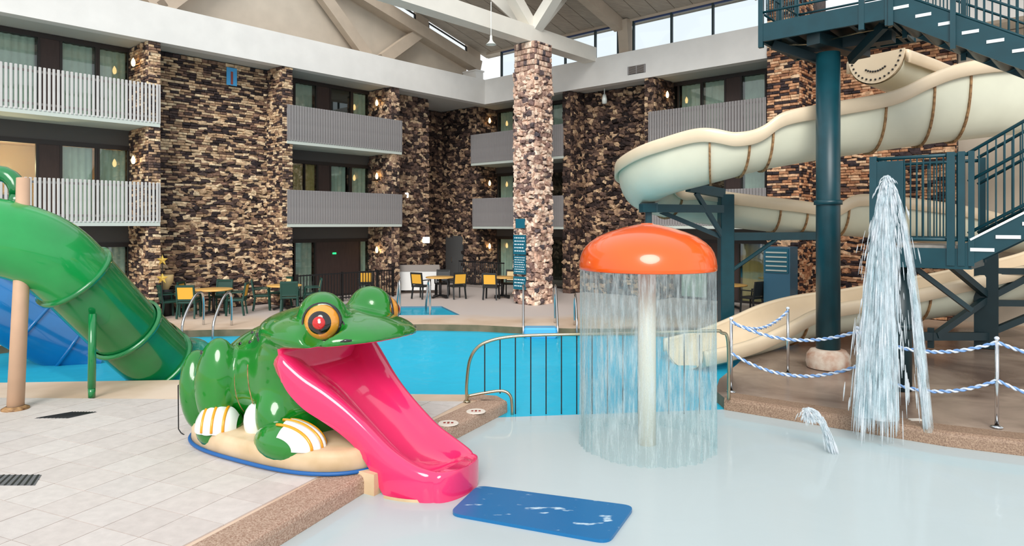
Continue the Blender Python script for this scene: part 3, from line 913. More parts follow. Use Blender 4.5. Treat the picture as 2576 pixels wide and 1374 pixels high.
# white roof truss over the stone column
rt = empty('roof_truss', B(3.27, 5.37, 8.55), 'white roof beam with fanning struts resting on the stone column', 'truss')
MB().bar(B(-0.05, 5.37, 8.82), B(16, 5.37, 8.82), .5, .52).build('beam', M['truss_white'], rt)
for (da, db, w) in ((1.9, 0, .36), (-1.75, 0, .34), (0.9, -1.6, .34), (0.2, 1.9, .36)):
    MB().bar(B(3.27, 5.37, 9.0), B(3.27 + da, 5.37 + db, 10.75), w, w).build('strut', M['truss_white'], rt)
rt2 = MB().bar(B(5.17, 5.37, 10.8), B(16, 5.37, 10.8), .3, .3).build('upper_beam', M['truss_white'], rt)
vent = empty('vent_grille', B(0.02, 7.35, 7.9), 'brown air vent grille in the right white fascia', 'vent')
MB().abox(0.0, .02, 7.02, 7.68, 7.86, 8.14).build('backing', M['frame_dark'], vent)
for x0, x1 in ((7.0, 7.05), (7.33, 7.37), (7.65, 7.7)):
    MB().abox(.0, .04, x0, x1, 7.86, 8.14).build('frame_bar', M['slat_grey'], vent)
for k in range(7):
    MB().abox(.01, .035, 7.05, 7.65, 7.88 + k * .037, 7.90 + k * .037).build('louver', M['grey_board'], vent)

# pendant lamp
pl = empty('pendant_lamp', (-0.62, 20.0, 7.9), 'small white pendant lamp hanging beside the stone column beam', 'lamp')
MB().tube([(-0.62, 20.0, 8.15), (-0.62, 20.0, 9.2)], .012, 6).build('cord', M['white_gloss'], pl)
MB().lathe([(0.02, .28), (0.035, .26), (0.04, .16), (0.06, .1), (0.13, .03), (0.16, 0), (0.15, 0), (0.05, .09), (0.0, .1)], 20, Matrix.Translation((-0.62, 20.0, 7.93))).build('lamp_shade', M['white_gloss'], pl, True)

# ------------------------------------------------------------------ glazed bays behind the balconies
win_n = [6]
def wavy(a0, a1, b, z0, z1, axis, amp=.035, n=None):
    """curtain cloth hanging in folds; axis 'L' along a, 'R' along b"""
    n = n or max(8, int(abs(a1 - a0) / .05))
    m = MB(); top = []; bot = []
    for i in range(n + 1):
        t = a0 + (a1 - a0) * i / n
        off = b + amp * math.sin(i * 1.9) + amp * .4 * math.sin(i * .7)
        P = (lambda z: B(t, off, z)) if axis == 'L' else (lambda z: B(off, t, z))
        top.append(P(z1)); bot.append(P(z0))
    m.loft([bot, top])
    return m
def bay(axis, s0, s1, z0, z1, spans, gl, label, curtains, room='room', header=.12):
    """a glazed bay: spans = list of (from, to, 'glass'|'panel'|'door')"""
    bx = (lambda m, p0, p1, d0, d1, za, zb: m.abox(p0, p1, d0, d1, za, zb)) if axis == 'L' else (lambda m, p0, p1, d0, d1, za, zb: m.abox(d0, d1, p0, p1, za, zb))
    Pt = (lambda s, d, z: B(s, d, z)) if axis == 'L' else (lambda s, d, z: B(d, s, z))
    n = win_n[0]; win_n[0] += 1
    e = empty('window_%d' % n, Pt((s0 + s1) / 2, gl, z0), label, 'window', kind='structure')
    fr = MB()
    bx(fr, s0, s1, gl - .05, gl + .05, z1 - header, z1)
    bx(fr, s0, s1, gl - .05, gl + .05, z0, z0 + .06)
    fr.build('frame', M['frame_dark'], e)
    for p0, p1, k in spans:
        if k == 'glass':
            m = MB(); bx(m, p0 + .03, p1 - .03, gl - .006, gl + .006, z0 + .06, z1 - header); m.build('pane', M['pane'], e)
            for x in (p0, p1):
                m = MB(); bx(m, x - .03, x + .03, gl - .045, gl + .045, z0, z1 - header); m.build('mullion', M['frame_dark'], e)
        else:
            m = MB(); bx(m, p0, p1, gl - .05, gl + .03, z0, z1 - header); m.build('panel' if k == 'panel' else 'door_leaf', M['brown_panel'], e)
    rm = MB()
    bx(rm, s0, s1, gl - 2.2, gl - 2.1, z0 - .1, z1 + .1)
    bx(rm, s0, s1, gl - 2.1, gl - .06, z1, z1 + .1)
    bx(rm, s0, s1, gl - 2.1, gl - .06, z0 - .1, z0)
    bx(rm, s0 - .1, s0, gl - 2.1, gl - .06, z0, z1)
    bx(rm, s1, s1 + .1, gl - 2.1, gl - .06, z0, z1)
    lab(rm.build('wall_room', M[room]), 'inside walls of the room behind the ' + label, 'room', kind='structure')
    for c0, c1, cm, cl in curtains:
        o = wavy(c0, c1, gl - .16, z0 + .04, z1 - header, axis).build('curtain', M[cm], None, True)
        lab(o, cl, 'curtain', 'curtains behind the balcony windows')
    return e

G = -1.46
# left wing, bay by the green slide
bay('L', 13.23, 17.6, 5.42, 7.66, [(13.27, 14.05, 'glass'), (14.10, 14.95, 'glass'), (14.95, 15.45, 'panel'), (15.45, 17.3, 'glass')], G,
    'third floor glazing above the green slide', [(13.3, 14.0, 'curtain', 'sheer curtain at the brick pier, third floor over the green slide'), (14.15, 14.9, 'curtain', 'sheer curtain middle pane, third floor over the green slide'), (15.5, 17.2, 'curtain', 'sheer curtain at the picture edge, third floor')])
bay('L', 13.23, 17.6, 2.66, 4.85, [(13.27, 14.05, 'glass'), (14.10, 14.95, 'glass'), (14.95, 15.49, 'panel'), (15.49, 17.3, 'glass')], G,
    'second floor glazing above the green slide', [(13.3, 14.0, 'curtain', 'sheer curtain at the brick pier, second floor over the green slide'), (14.15, 14.9, 'curtain', 'sheer curtain middle pane, second floor over the green slide')], 'room_warm')
bay('L', 13.23, 17.6, 0.0, 2.08, [(13.27, 14.05, 'glass'), (14.05, 14.6, 'panel'), (14.6, 16, 'glass')], G,
    'ground floor glazing behind the green slide', [(13.3, 14.0, 'curtain', 'grey curtain at ground floor behind the green slide')])
# left wing, second bay
bay('L', 4.84, 8.87, 5.42, 7.66, [(4.86, 5.62, 'glass'), (5.68, 6.57, 'glass'), (6.57, 7.14, 'panel'), (7.14, 8.0, 'glass'), (8.0, 8.85, 'panel')], G,
    'third floor glazing between brick wall and corner', [(4.9, 5.58, 'curtain', 'grey curtain near the corner, third floor middle bay'), (7.2, 7.97, 'curtain', 'grey curtain near the brick wall, third floor middle bay')])
bay('L', 4.84, 8.87, 2.66, 4.85, [(4.86, 5.68, 'glass'), (5.72, 6.57, 'glass'), (6.57, 7.09, 'panel'), (7.09, 7.62, 'glass'), (7.62, 8.1, 'glass')], G,
    'second floor glazing between brick wall and corner', [(4.9, 5.6, 'curtain', 'white sheer curtain near the corner, second floor middle bay'), (5.8, 6.5, 'curtain', 'white sheer curtain by the brown panel, second floor middle bay'), (7.1, 8.1, 'curtain_warm', 'yellow curtain on the second floor near the brick wall')])
bay('L', 4.84, 8.87, 0.0, 2.08, [(4.86, 5.3, 'glass'), (5.3, 7.18, 'door'), (7.18, 8.0, 'glass')], G,
    'ground floor glazing with dark brown doors behind the fence', [(4.9, 5.26, 'curtain', 'grey green curtain right of the brown doors'), (7.22, 7.96, 'curtain', 'grey green curtain left of the brown doors')])
for (z0, z1) in ((4.85, 5.42), (2.08, 2.66)):
    m = MB(); m.abox(13.23, 24, G - .1, G + .02, z0, z1); m.abox(4.84, 8.87, G - .1, G + .02, z0, z1)
    lab(m.build('wall_spandrel_left', M['spandrel']), 'dark grey spandrel band under the %s floor of the left wing' % ('third' if z0 > 3 else 'second'), 'wall', kind='structure')
# right wing
bay('R', -0.75, 4.05, 5.42, 7.66, [(-0.6, 0.35, 'glass'), (0.35, 1.0, 'panel'), (1.0, 2.3, 'glass'), (2.3, 4.0, 'glass')], G, 'third floor glazing behind the stone column', [(-0.58, .33, 'curtain', 'pale curtain left of the stone column, third floor'), (2.4, 4.0, 'curtain', 'pale curtain right of the stone column, third floor')])
bay('R', -0.75, 4.05, 2.66, 4.85, [(-0.6, 0.35, 'glass'), (0.35, 1.0, 'panel'), (1.0, 2.3, 'glass'), (2.3, 4.0, 'glass')], G, 'second floor glazing behind the stone column', [(-0.58, .33, 'curtain', 'pale curtain left of the stone column, second floor')])
bay('R', -0.75, 4.05, 0.0, 2.08, [(-0.6, 0.35, 'glass'), (0.35, 1.0, 'panel'), (1.0, 2.3, 'glass'), (2.3, 4.0, 'glass')], G, 'ground floor glazing behind the stone column', [(-0.58, .33, 'curtain', 'pale curtain left of the stone column, ground floor')])
bay('R', 7.95, 11.92, 5.42, 7.66, [(8.18, 9.05, 'glass'), (9.08, 9.92, 'glass'), (9.92, 10.48, 'panel'), (10.48, 11.3, 'glass')], G, 'third floor glazing above the cream slide', [(8.22, 9.02, 'curtain', 'grey curtain beside the sconce, third floor above the cream slide'), (9.12, 9.88, 'curtain', 'grey curtain middle pane, third floor above the cream slide'), (10.52, 11.26, 'curtain', 'grey curtain by the brick pier, third floor above the cream slide')])
bay('R', 7.95, 11.92, 2.66, 4.85, [(8.18, 9.05, 'glass'), (9.08, 9.92, 'glass'), (9.92, 10.48, 'panel'), (10.48, 11.3, 'glass')], G, 'second floor glazing behind the cream slide', [(10.52, 11.26, 'curtain', 'pale curtain by the brick pier, second floor behind the slide')])
bay('R', 7.95, 11.92, 0.0, 2.08, [(8.18, 9.3, 'glass'), (9.3, 10.4, 'panel'), (10.4, 11.3, 'glass')], G, 'ground floor glazing behind the slide supports', [(10.44, 11.26, 'curtain_warm', 'curtain with peach light put into its colour on the ground floor behind the slide supports'), (8.2, 9.2, 'curtain', 'pale curtain on the ground floor right of the mushroom')])
for (z0, z1) in ((4.85, 5.42), (2.08, 2.66)):
    m = MB(); m.abox(G - .1, G + .02, -0.75, 4.05, z0, z1); m.abox(G - .1, G + .02, 7.95, 11.92, z0, z1)
    lab(m.build('wall_spandrel_right', M['spandrel']), 'dark grey spandrel band under the %s floor of the right wing' % ('third' if z0 > 3 else 'second'), 'wall', kind='structure')
# plain closure of the far right bay
m = MB(); m.abox(-2.4, -1.3, 16.6, 24, -0.3, SOF)
lab(m.build('wall_right_end', M['gable']), 'beige wall at the far end of the right wing', 'wall', kind='structure')

# balconies
slat_mesh = {}
def balcony(axis, s0, s1, zslab, ztop, material, gap, label, gl=G, side0=True):
    bx = (lambda m, p0, p1, d0, d1, za, zb: m.abox(p0, p1, d0, d1, za, zb)) if axis == 'L' else (lambda m, p0, p1, d0, d1, za, zb: m.abox(d0, d1, p0, p1, za, zb))
    Pt = (lambda s, d, z: B(s, d, z)) if axis == 'L' else (lambda s, d, z: B(d, s, z))
    e = empty('balcony', Pt((s0 + s1) / 2, -.7, zslab), label, 'balcony', 'balconies around the atrium')
    m = MB(); bx(m, s0, s1, gl, -0.02, zslab, zslab + .14); m.build('slab', M['slab'], e)
    m = MB(); bx(m, s0 + .02, s1 - .02, -.075, -.045, ztop - .14, ztop - .08); m.build('top_rail', M['grey_board'], e)
    m = MB(); bx(m, s0 + .02, s1 - .02, -.075, -.045, zslab + .24, zslab + .30); m.build('bottom_rail', M['grey_board'], e)
    m = MB(); bx(m, s0 - .0, s0 + .03, gl + .0, -.0, zslab + .1, ztop); m.build('end_panel', material, e)
    m = MB(); bx(m, s1 - .03, s1 + .0, gl + .0, -.0, zslab + .1, ztop); m.build('end_panel', material, e)
    pitch = 0.098; n = int(round((s1 - s0 - .06) / pitch)); pitch = (s1 - s0 - .06) / n
    w = pitch * (1 - gap); h = ztop - zslab - .10
    key = (round(w, 4), round(h, 3), material.name, axis)
    if key not in slat_mesh:
        mm = MB(); mm.box((0, 0, 0), (w, .038, h), bev=.008)
        slat_mesh[key] = mm.mesh('slat', material)
    d = AX if axis == 'L' else BX
    nd = BX if axis == 'L' else AX
    for i in range(n):
        o = bpy.data.objects.new('slat', slat_mesh[key])
        p = Pt(s0 + .03 + pitch * (i + .5), -.022, zslab + .10 + h / 2)
        o.parent = e; COL.objects.link(o)
        o.matrix_basis = world_of(e).inverted() @ Matrix(((d.x, nd.x, 0, p.x), (d.y, nd.y, 0, p.y), (0, 0, 1, p.z), (0, 0, 0, 1)))
    return e
balcony('L', 12.95, 17.6, 5.30, 6.48, M['slat'], .40, 'pale slatted third floor balcony above the green tube slide')
balcony('L', 12.95, 17.6, 2.56, 3.76, M['slat'], .40, 'pale slatted second floor balcony above the green tube slide')
balcony('L', 4.42, 9.08, 5.20, 6.46, M['slat_grey'], .16, 'grey slatted third floor balcony between brick wall and stone corner')
balcony('L', 4.42, 9.08, 2.52, 3.72, M['slat_grey'], .10, 'grey slatted second floor balcony between brick wall and stone corner')
balcony('R', -0.85, 4.12, 5.12, 6.44, M['slat_grey'], .06, 'grey third floor balcony passing behind the stone column')
balcony('R', -0.75, 4.12, 2.42, 3.71, M['slat_grey'], .06, 'grey second floor balcony passing behind the stone column')
balcony('R', 7.8, 11.86, 5.20, 6.48, M['slat_grey'], .2, 'grey slatted third floor balcony above the cream slide')
balcony('R', 7.8, 11.86, 2.46, 3.72, M['slat_grey'], .12, 'grey second floor balcony half hidden behind the cream slide')

# sconces on the piers
def sconce(P, nd, label):
    e = empty('wall_sconce', P, label, 'sconce', 'flame sconces on the stone piers')
    q = P + nd * .12
    MB().lathe([(0, -.06), (.03, -.05), (.05, .0), (.055, .06), (.035, .13), (.0, .19)], 12, Matrix.Translation(q)).build('bulb', M['bulb'], e, True)
    MB().bar(P, q + ZV * -.08, .03, .03).build('bracket', M['black'], e)
fl_n = {7.08: 'third', 4.35: 'second', 1.6: 'ground'}
for z in (7.08, 4.35):
    sconce(B(13.28, -.72, z), AX, 'warm flame sconce on the brick pier over the green slide, %s floor' % fl_n[z])
for z in (7.08, 4.35, 1.6):
    sconce(B(4.9, -.75, z), AX, 'warm flame sconce on the stone pier of the middle bay, %s floor' % fl_n[z])
for z in (7.08, 4.35, 1.6):
    sconce(B(-.9, -.70, z), BX, 'warm flame sconce left of the stone column, %s floor' % fl_n[z])
sconce(B(-.75, 8.0, 7.08), BX, 'warm flame sconce beside the third floor glazing above the cream slide')
for P_, lb in ((B(3.4, -1.0, 3.75), 'small square light on the stone wall at second floor height'),):
    lab(MB().box(P_ , (.16, .16, .2), bev=.03).build('wall_light', M['box_lamp']), lb, 'light')
lab(MB().box(B(2.55, -.80, 1.98), (.26, .2, .24), bev=.02).build('box_light', M['box_lamp']), 'white box light above the white board on the stone corner', 'light')
lab(MB().abox(6.34, 6.48, G + .03, G + .06, 1.52, 1.58).build('exit_light', M['exit_green']), 'tiny green glowing sign on the brown doors', 'sign')

# ------------------------------------------------------------------ the frog slide
def frog_skin():
    m = M['green'].copy(); m.name = 'frog_skin'
    nt = m.node_tree; p = nt.nodes['Principled BSDF']
    src = p.inputs['Base Color'].links[0].from_socket
    at = nt.nodes.new('ShaderNodeAttribute'); at.attribute_name = 'mouth'
    mr = nt.nodes.new('ShaderNodeMapRange')
    mr.inputs['From Min'].default_value = -.002; mr.inputs['From Max'].default_value = .002
    nt.links.new(at.outputs['Fac'], mr.inputs['Value'])
    mx = nt.nodes.new('ShaderNodeMixRGB'); mx.inputs[2].default_value = lin(228, 46, 104)
    nt.links.new(mr.outputs[0], mx.inputs[0]); nt.links.new(src, mx.inputs[1])
    nt.links.new(mx.outputs[0], p.inputs['Base Color'])
    return m

def surface_net(fn, lo, hi, h):
    """naive surface nets of a signed distance function on a grid"""
    lo = np.array(lo, float); n = np.ceil((np.array(hi) - lo) / h).astype(int) + 1
    gx, gy, gz = np.meshgrid(*[lo[i] + h * np.arange(n[i]) for i in range(3)], indexing='ij')
    D = fn(gx, gy, gz)
    ins = D < 0
    c = np.zeros(n - 1, int); acc = np.zeros(tuple(n - 1) + (3,)); cnt = np.zeros(tuple(n - 1))
    for i in (0, 1):
        for j in (0, 1):
            for k in (0, 1):
                c += ins[i:n[0] - 1 + i, j:n[1] - 1 + j, k:n[2] - 1 + k]
    act = (c > 0) & (c < 8)
    sl = lambda o: tuple(slice(o[a], n[a] - 1 + o[a]) for a in range(3))
    for ax in range(3):
        for p in (0, 1):
            for q in (0, 1):
                o0 = [0, 0, 0]; oth = [a for a in range(3) if a != ax]
                o0[oth[0]] = p; o0[oth[1]] = q
                o1 = list(o0); o1[ax] = 1
                d0, d1 = D[sl(o0)], D[sl(o1)]
                cr = (d0 < 0) != (d1 < 0)
                t = np.where(cr, d0 / np.where(cr, d0 - d1, 1), 0)
                pos = np.zeros(d0.shape + (3,))
                for a in oth: pos[..., a] = o0[a]
                pos[..., ax] = t
                acc += pos * cr[..., None]; cnt += cr
    idx = -np.ones(n - 1, int)
    idx[act] = np.arange(act.sum())
    cells = np.argwhere(act)
    V = lo + h * (cells + acc[act] / cnt[act][:, None])
    Fc = []
    for ax in range(3):
        b1, b2 = (ax + 1) % 3, (ax + 2) % 3
        s0 = [slice(None)] * 3; s1 = [slice(None)] * 3
        s0[ax] = slice(0, n[ax] - 1); s1[ax] = slice(1, n[ax])
        for a in (b1, b2):
            s0[a] = slice(1, n[a] - 1); s1[a] = slice(1, n[a] - 1)
        cr = ins[tuple(s0)] != ins[tuple(s1)]
        pts = np.argwhere(cr)
        sgn = ins[tuple(s0)][cr]
        off = np.zeros(3, int); off[b1] = 1; off[b2] = 1
        g = pts + off
        e1 = np.zeros(3, int); e1[b1] = 1
        e2 = np.zeros(3, int); e2[b2] = 1
        q = np.stack([idx[tuple((g - e1 - e2).T)], idx[tuple((g - e2).T)], idx[tuple(g.T)], idx[tuple((g - e1).T)]], 1)
        q[~sgn] = q[~sgn][:, ::-1]
        Fc.append(q)
    return V, np.vstack(Fc)

def s_ell(x, y, z, c, r, pitch=0.0, yaw=0.0):
    x, y, z = x - c[0], y - c[1], z - c[2]
    if yaw:
        x, y = x * math.cos(yaw) + y * math.sin(yaw), -x * math.sin(yaw) + y * math.cos(yaw)
    if pitch:
        x, z = x * math.cos(pitch) + z * math.sin(pitch), -x * math.sin(pitch) + z * math.cos(pitch)
    k0 = np.sqrt((x / r[0]) ** 2 + (y / r[1]) ** 2 + (z / r[2]) ** 2)
    k1 = np.sqrt((x / r[0] ** 2) ** 2 + (y / r[1] ** 2) ** 2 + (z / r[2] ** 2) ** 2) + 1e-9
    return k0 * (k0 - 1) / k1
def smin(a, b, k):
    h = np.clip(.5 + .5 * (b - a) / k, 0, 1)
    return b + (a - b) * h - k * h * (1 - h)
def smax(a, b, k): return -smin(-a, -b, k)

def lip_u(x): return 1.235 + (x - .33) * .11           # underside of the upper jaw
def lip_l(x): return .93 - np.clip(x - .33, 0, 9) * .80   # chest falls away below the mouth
def mouth_cut(x, y, z):
    front = .30 + .10 * (y / .75) ** 2 * 0 - x
    return np.maximum(np.maximum(z - lip_u(x), lip_l(x) - z), front)
def frog_sdf(x, y, z):
    ya = np.abs(y)
    d = s_ell(x, y, z, (-.50, 0, .80), (1.02, .66, .60), .34)
    d = smin(d, s_ell(x, y, z, (.05, 0, .62), (.62, .70, .66)), .15)
    d = smin(d, s_ell(x, y, z, (.10, 0, 1.10), (.62, .72, .52), .05), .15)
    head = s_ell(x, y, z, (.48, 0, 1.36), (.98, .80, .27), -.03)
    head = smax(head, (x - 1.44), .10)
    d = smin(d, head, .10)
    d = smin(d, s_ell(x, y, z, (.85, 0, 1.44), (.55, .20, .13), -.22), .12)       # ridge of the snout
    d = smin(d, s_ell(x, ya, z, (.62, .39, 1.57), (.30, .245, .29)), .07)          # brow bumps
    leg = s_ell(x, ya, z, (-.82, .66, .74), (.28, .23, .53), -.10)
    leg = np.minimum(leg, s_ell(x, ya, z, (-1.22, .60, .58), (.20, .24, .50), .12))
    d = smin(d, leg, .045)
    arm = s_ell(x, ya, z, (.10, .62, .42), (.22, .17, .32), .3)
    d = smin(d, arm, .05)
    # the eye sockets
    d = smax(d, -(s_ell(x, ya, z, (.83, .63, 1.53), (.24, .13, .24), 0, -.9)), .05)
    d = smax(d, -mouth_cut(x, y, z), .03)
    d = np.maximum(d, .17 - z)
    return d

FROG_O = Vector((-2.44, 8.12, 0)); FROG_A = math.radians(-30)
FM = Matrix.Translation(FROG_O) @ Matrix.Rotation(FROG_A, 4, 'Z')
frog = bpy.data.objects.new('frog_slide', None); COL.objects.link(frog); frog.matrix_basis = FM
lab(frog, 'big glossy green frog slide with a pink tongue chute running into the wading pool', 'slide')
def fpart(mb, name, mats, parent=None, smooth=True):
    o = mb.build(name, mats, None, smooth)
    o.parent = parent or frog
    return o
V, Fq = surface_net(frog_sdf, (-1.75, -1.1, .12), (1.75, 1.1, 2.05), .030)
for _ in range(2):                                        # light smoothing
    acc = np.zeros_like(V); cnt = np.zeros(len(V))
    for i in range(4):
        np.add.at(acc, Fq[:, i], V[Fq[:, (i + 1) % 4]]); np.add.at(cnt, Fq[:, i], 1)
        np.add.at(acc, Fq[:, i], V[Fq[:, (i - 1) % 4]]); np.add.at(cnt, Fq[:, i], 1)
    V = V * .5 + .5 * acc / cnt[:, None]
me = bpy.data.meshes.new('body')
me.from_pydata([tuple(p) for p in V], [], [tuple(int(i) for i in q) for q in Fq])
vx, vz = V[:, 0], V[:, 2]
mouthv = np.minimum(np.minimum(lip_u(vx) + .012 - vz, vz - lip_l(vx) + .07), vx - .26)
at_ = me.attributes.new('mouth', 'FLOAT', 'POINT'); at_.data.foreach_set('value', mouthv.astype(np.float32))
me.materials.append(frog_skin())
me.polygons.foreach_set('use_smooth', [True] * len(me.polygons))
me.update()
body = bpy.data.objects.new('body', me); COL.objects.link(body); body.parent = frog
body['label'] = 'glossy green frog body with pink open mouth'

# eyes
for sgn in (-1, 1):
    ax = Vector((.52, sgn * .84, .06)).normalized()
    rot = ax.to_track_quat('Z', 'Y').to_matrix().to_4x4()
    c = Vector((.725, sgn * .48, 1.545))
    T = Matrix.Translation(c) @ rot
    cap = lambda r, a0, a1, n=8: [(r * math.sin(a0 + (a1 - a0) * i / n), r * math.cos(a0 + (a1 - a0) * i / n)) for i in range(n + 1)]
    eb = fpart(MB().lathe(cap(.205, 0.0, 1.9), 28, T), 'eyeball', M['eye_orange'])
    fpart(MB().lathe([(.207, .05), (.216, .05), (.218, .065), (.210, .08), (.194, .085)], 28, T), 'eye_rim', M['eye_black'], eb)
    fpart(MB().lathe([(.150, .1405), (.146, .152), (.10, .190), (.0, .213)], 28, T) if False else MB().lathe([(0, .2095), (.06, .2005), (.105, .1795), (.118, .170), (.124, .1635)], 28, T), 'pupil', M['eye_black'], eb)
    fpart(MB().lathe([(0, .222), (.03, .219), (.055, .2085), (.068, .199), (.070, .192)], 24, T), 'iris', M['eye_red'], eb)
    fpart(MB().ell((.012, .012, .222), (.016, .016, .006), T), 'highlight', M['white_gloss'], eb)
for sgn in (-1, 1):
    fpart(MB().tube(smooth_path([(.93, sgn * .40, 1.55), (.99, sgn * .42, 1.49), (1.03, sgn * .45, 1.43)], 4), .012, 6), 'eye_line', M['eye_black'])
def skin_y(x, z):
    ys = np.linspace(-1.15, 0, 600)
    d = frog_sdf(np.full(600, x), ys, np.full(600, z))
    k = np.argmax(d < 0)
    return float(ys[k])
# nostril slits
for sgn in (-1, 1):
    fpart(MB().tube([(x, -sgn * skin_y(x, z), z) for x, z in ((1.10, 1.375), (1.14, 1.385), (1.19, 1.385))], [.006, .018, .010], 8), 'nostril', M['eye_black'])
# body creases
for pts, rad in (([(-.30, 1.0), (-.28, .85), (-.24, .68), (-.18, .52), (-.10, .40)], .008), ([(-.52, .98), (-.50, .80), (-.51, .6), (-.53, .40)], .007)):
    for sgn in (-1, 1):
        fine = smooth_path([(x, 0, z) for x, z in pts], 5)
        fpart(MB().tube([(x, -sgn * skin_y(x, z), z) for x, _, z in fine], rad, 6), 'crease', M['rust'])
for x, z in ((-.55, 1.30), (-.42, 1.22), (-.62, 1.18), (-.18, 1.34), (-.12, 1.30), (-.9, 1.10)):     # dark scuffs on the back
    fpart(MB().ell((x, skin_y(x, z), z), (.028, .012, .03)), 'scuff', M['eye_black'])
# pale belly patch beside the arm
for sgn in (-1, 1):
    fpart(MB().ell((-.20, sgn * .60, .36), (.15, .14, .22)), 'belly_patch', M['white_gloss'])
# feet: green paw with four white toes and orange lines between
def foot(cx, cy, ang, L, W, Hh):
    T = Matrix.Translation((cx, cy, .24)) @ Matrix.Rotation(ang, 4, 'Z')
    paw = fpart(MB().ell((-.02, 0, .0), (L * .97, W * .98, Hh * .97), T, 24, 14), 'paw', M['green'])
    ys = [-.86, -.43, 0, .43, .86]
    def ring(yf, bulge, t0, t1, n=12):
        k = math.sqrt(max(0, 1 - yf * yf))
        return [(L * k * bulge * math.cos(t0 + (t1 - t0) * i / n), W * yf, Hh * k * bulge * math.sin(t0 + (t1 - t0) * i / n)) for i in range(n + 1)]
    for i in range(4):
        rs = []
        for q in range(7):
            f = q / 6; yf = ys[i] + (ys[i + 1] - ys[i]) * f
            rs.append(ring(yf, 1.0 + .07 * math.sin(PI * f), -.05, 1.62 - .10 * abs(i - 1.5)))
        fpart(MB().loft(rs, M=T), 'toe', M['white_gloss'], paw)
    for i in (1, 2, 3):
        fpart(MB().tube([T @ Vector(p) for p in ring(ys[i], 1.02, .02, 1.75)], .017, 7), 'toe_line', M['yellow_paint'], paw)
for sgn in (-1, 1):
    foot(-.72, sgn * .70, sgn * .95, .27, .27, .27)
    foot(.44, sgn * .70, -sgn * .10, .44, .25, .24)

# tongue chute: stations along x: half width, rim z, floor z, skirt bottom z
ST = [(.12, .66, 1.14, .98, 1.02, .10), (.33, .745, 1.19, .96, .93, .20), (.45, .735, 1.11, .90, .78, .24), (.62, .68, .98, .80, .62, .24), (.80, .60, .86, .67, .50, .19), (1.00, .535, .72, .52, .38, .12),
      (1.20, .50, .58, .37, .24, .09), (1.40, .485, .44, .22, .02, .085), (1.60, .48, .31, .10, -.22, .085), (1.80, .475, .22, .04, -.25, .085), (1.95, .455, .165, .025, -.25, .08), (2.06, .42, .135, .055, -.25, .08), (2.13, .37, .118, .09, -.25, .07)]
STs = smooth_path(ST, 5)
rings = []
for (x, w, rz_, fz, sk, lw) in STs:
    prof = [(-w + .015, sk), (-w - .012, sk + (rz_ - sk) * .45), (-w - .004, rz_ - .055), (-w + .022, rz_ - .014), (-w + .055, rz_), (-w + .055 + lw * .5, rz_ - .012 - lw * .12), (-w + .075 + lw, rz_ - .02 - lw * .30),
            (-w + .11 + lw, rz_ - (rz_ - fz) * .62), (-w + .16 + lw, fz + (rz_ - fz) * .12), ((-w + .16 + lw) * .5, fz + .004), (0, fz)]
    prof = prof + [(-a, b) for a, b in prof[-2::-1]]
    rings.append([(x, y, z) for y, z in prof])
last = rings[-1]
ch = MB(); ch.loft(rings)
front = []
for k in range(10):
    t = k / 9 * PI / 2
    front.append([(2.13 + .17 * math.sin(t), p[1] * math.cos(t), p[2]) for p in last])
ch.loft(front)
chute = fpart(ch, 'tongue_chute', M['pink'])
chute['label'] = 'glossy pink tongue shaped chute'
# pale foot under the tongue tip and its apron
ft = MB()
ft.loft([[(1.5 + .78 * math.sin(PI * k / 24) ** .8 * 1.0 if False else 1.62 + .68 * math.sin(PI * k / 24), -.53 * math.cos(PI * k / 24), z) for k in range(25)] for z in (-.26, -.15)])
fpart(ft, 'chute_foot', M['base'])
ap = MB(); ap.prism([(1.05, -.54), (1.50, -.54), (1.50, .54), (1.05, .54)], -.27, .04)
fpart(ap, 'apron', M['base'], smooth=False)
fpart(MB().bar((1.20, -.555, .06), (1.24, -.555, -.10), .03, .05), 'apron_trim', M['blue_trim'], smooth=False)
# base slab
def sup(cx, rx, ry, z, n=48, e=2.9):
    return [(cx + rx * math.copysign(abs(math.cos(t)) ** (2 / e), math.cos(t)), ry * math.copysign(abs(math.sin(t)) ** (2 / e), math.sin(t)), z) for t in [2 * PI * k / n for k in range(n)]]
bs = MB()
bs.loft([sup(-.07, 1.44, .93, 0), sup(-.07, 1.43, .925, .18), sup(-.07, 1.41, .91, .23), sup(-.07, 1.37, .87, .25), sup(-.07, .6, .4, .252)], closed=True, cap=True)
base = fpart(bs, 'base', M['base'])
fpart(MB().tube([Vector(p) for p in sup(-.07, 1.45, .94, .03, 64)] + [Vector(sup(-.07, 1.45, .94, .03, 64)[0])], .022, 8), 'base_trim', M['blue_trim'], base)
# thin wire standing behind the frog
wi = MB().tube([(-4.05, 8.34, 0.0), (-4.10, 8.36, .02), (-4.14, 8.38, .06), (-4.15, 8.39, .60), (-4.09, 8.39, .64)], .007, 6)
lab(wi.build('wire_bracket', M['black']), 'thin dark wire standing behind the frog base', 'wire')

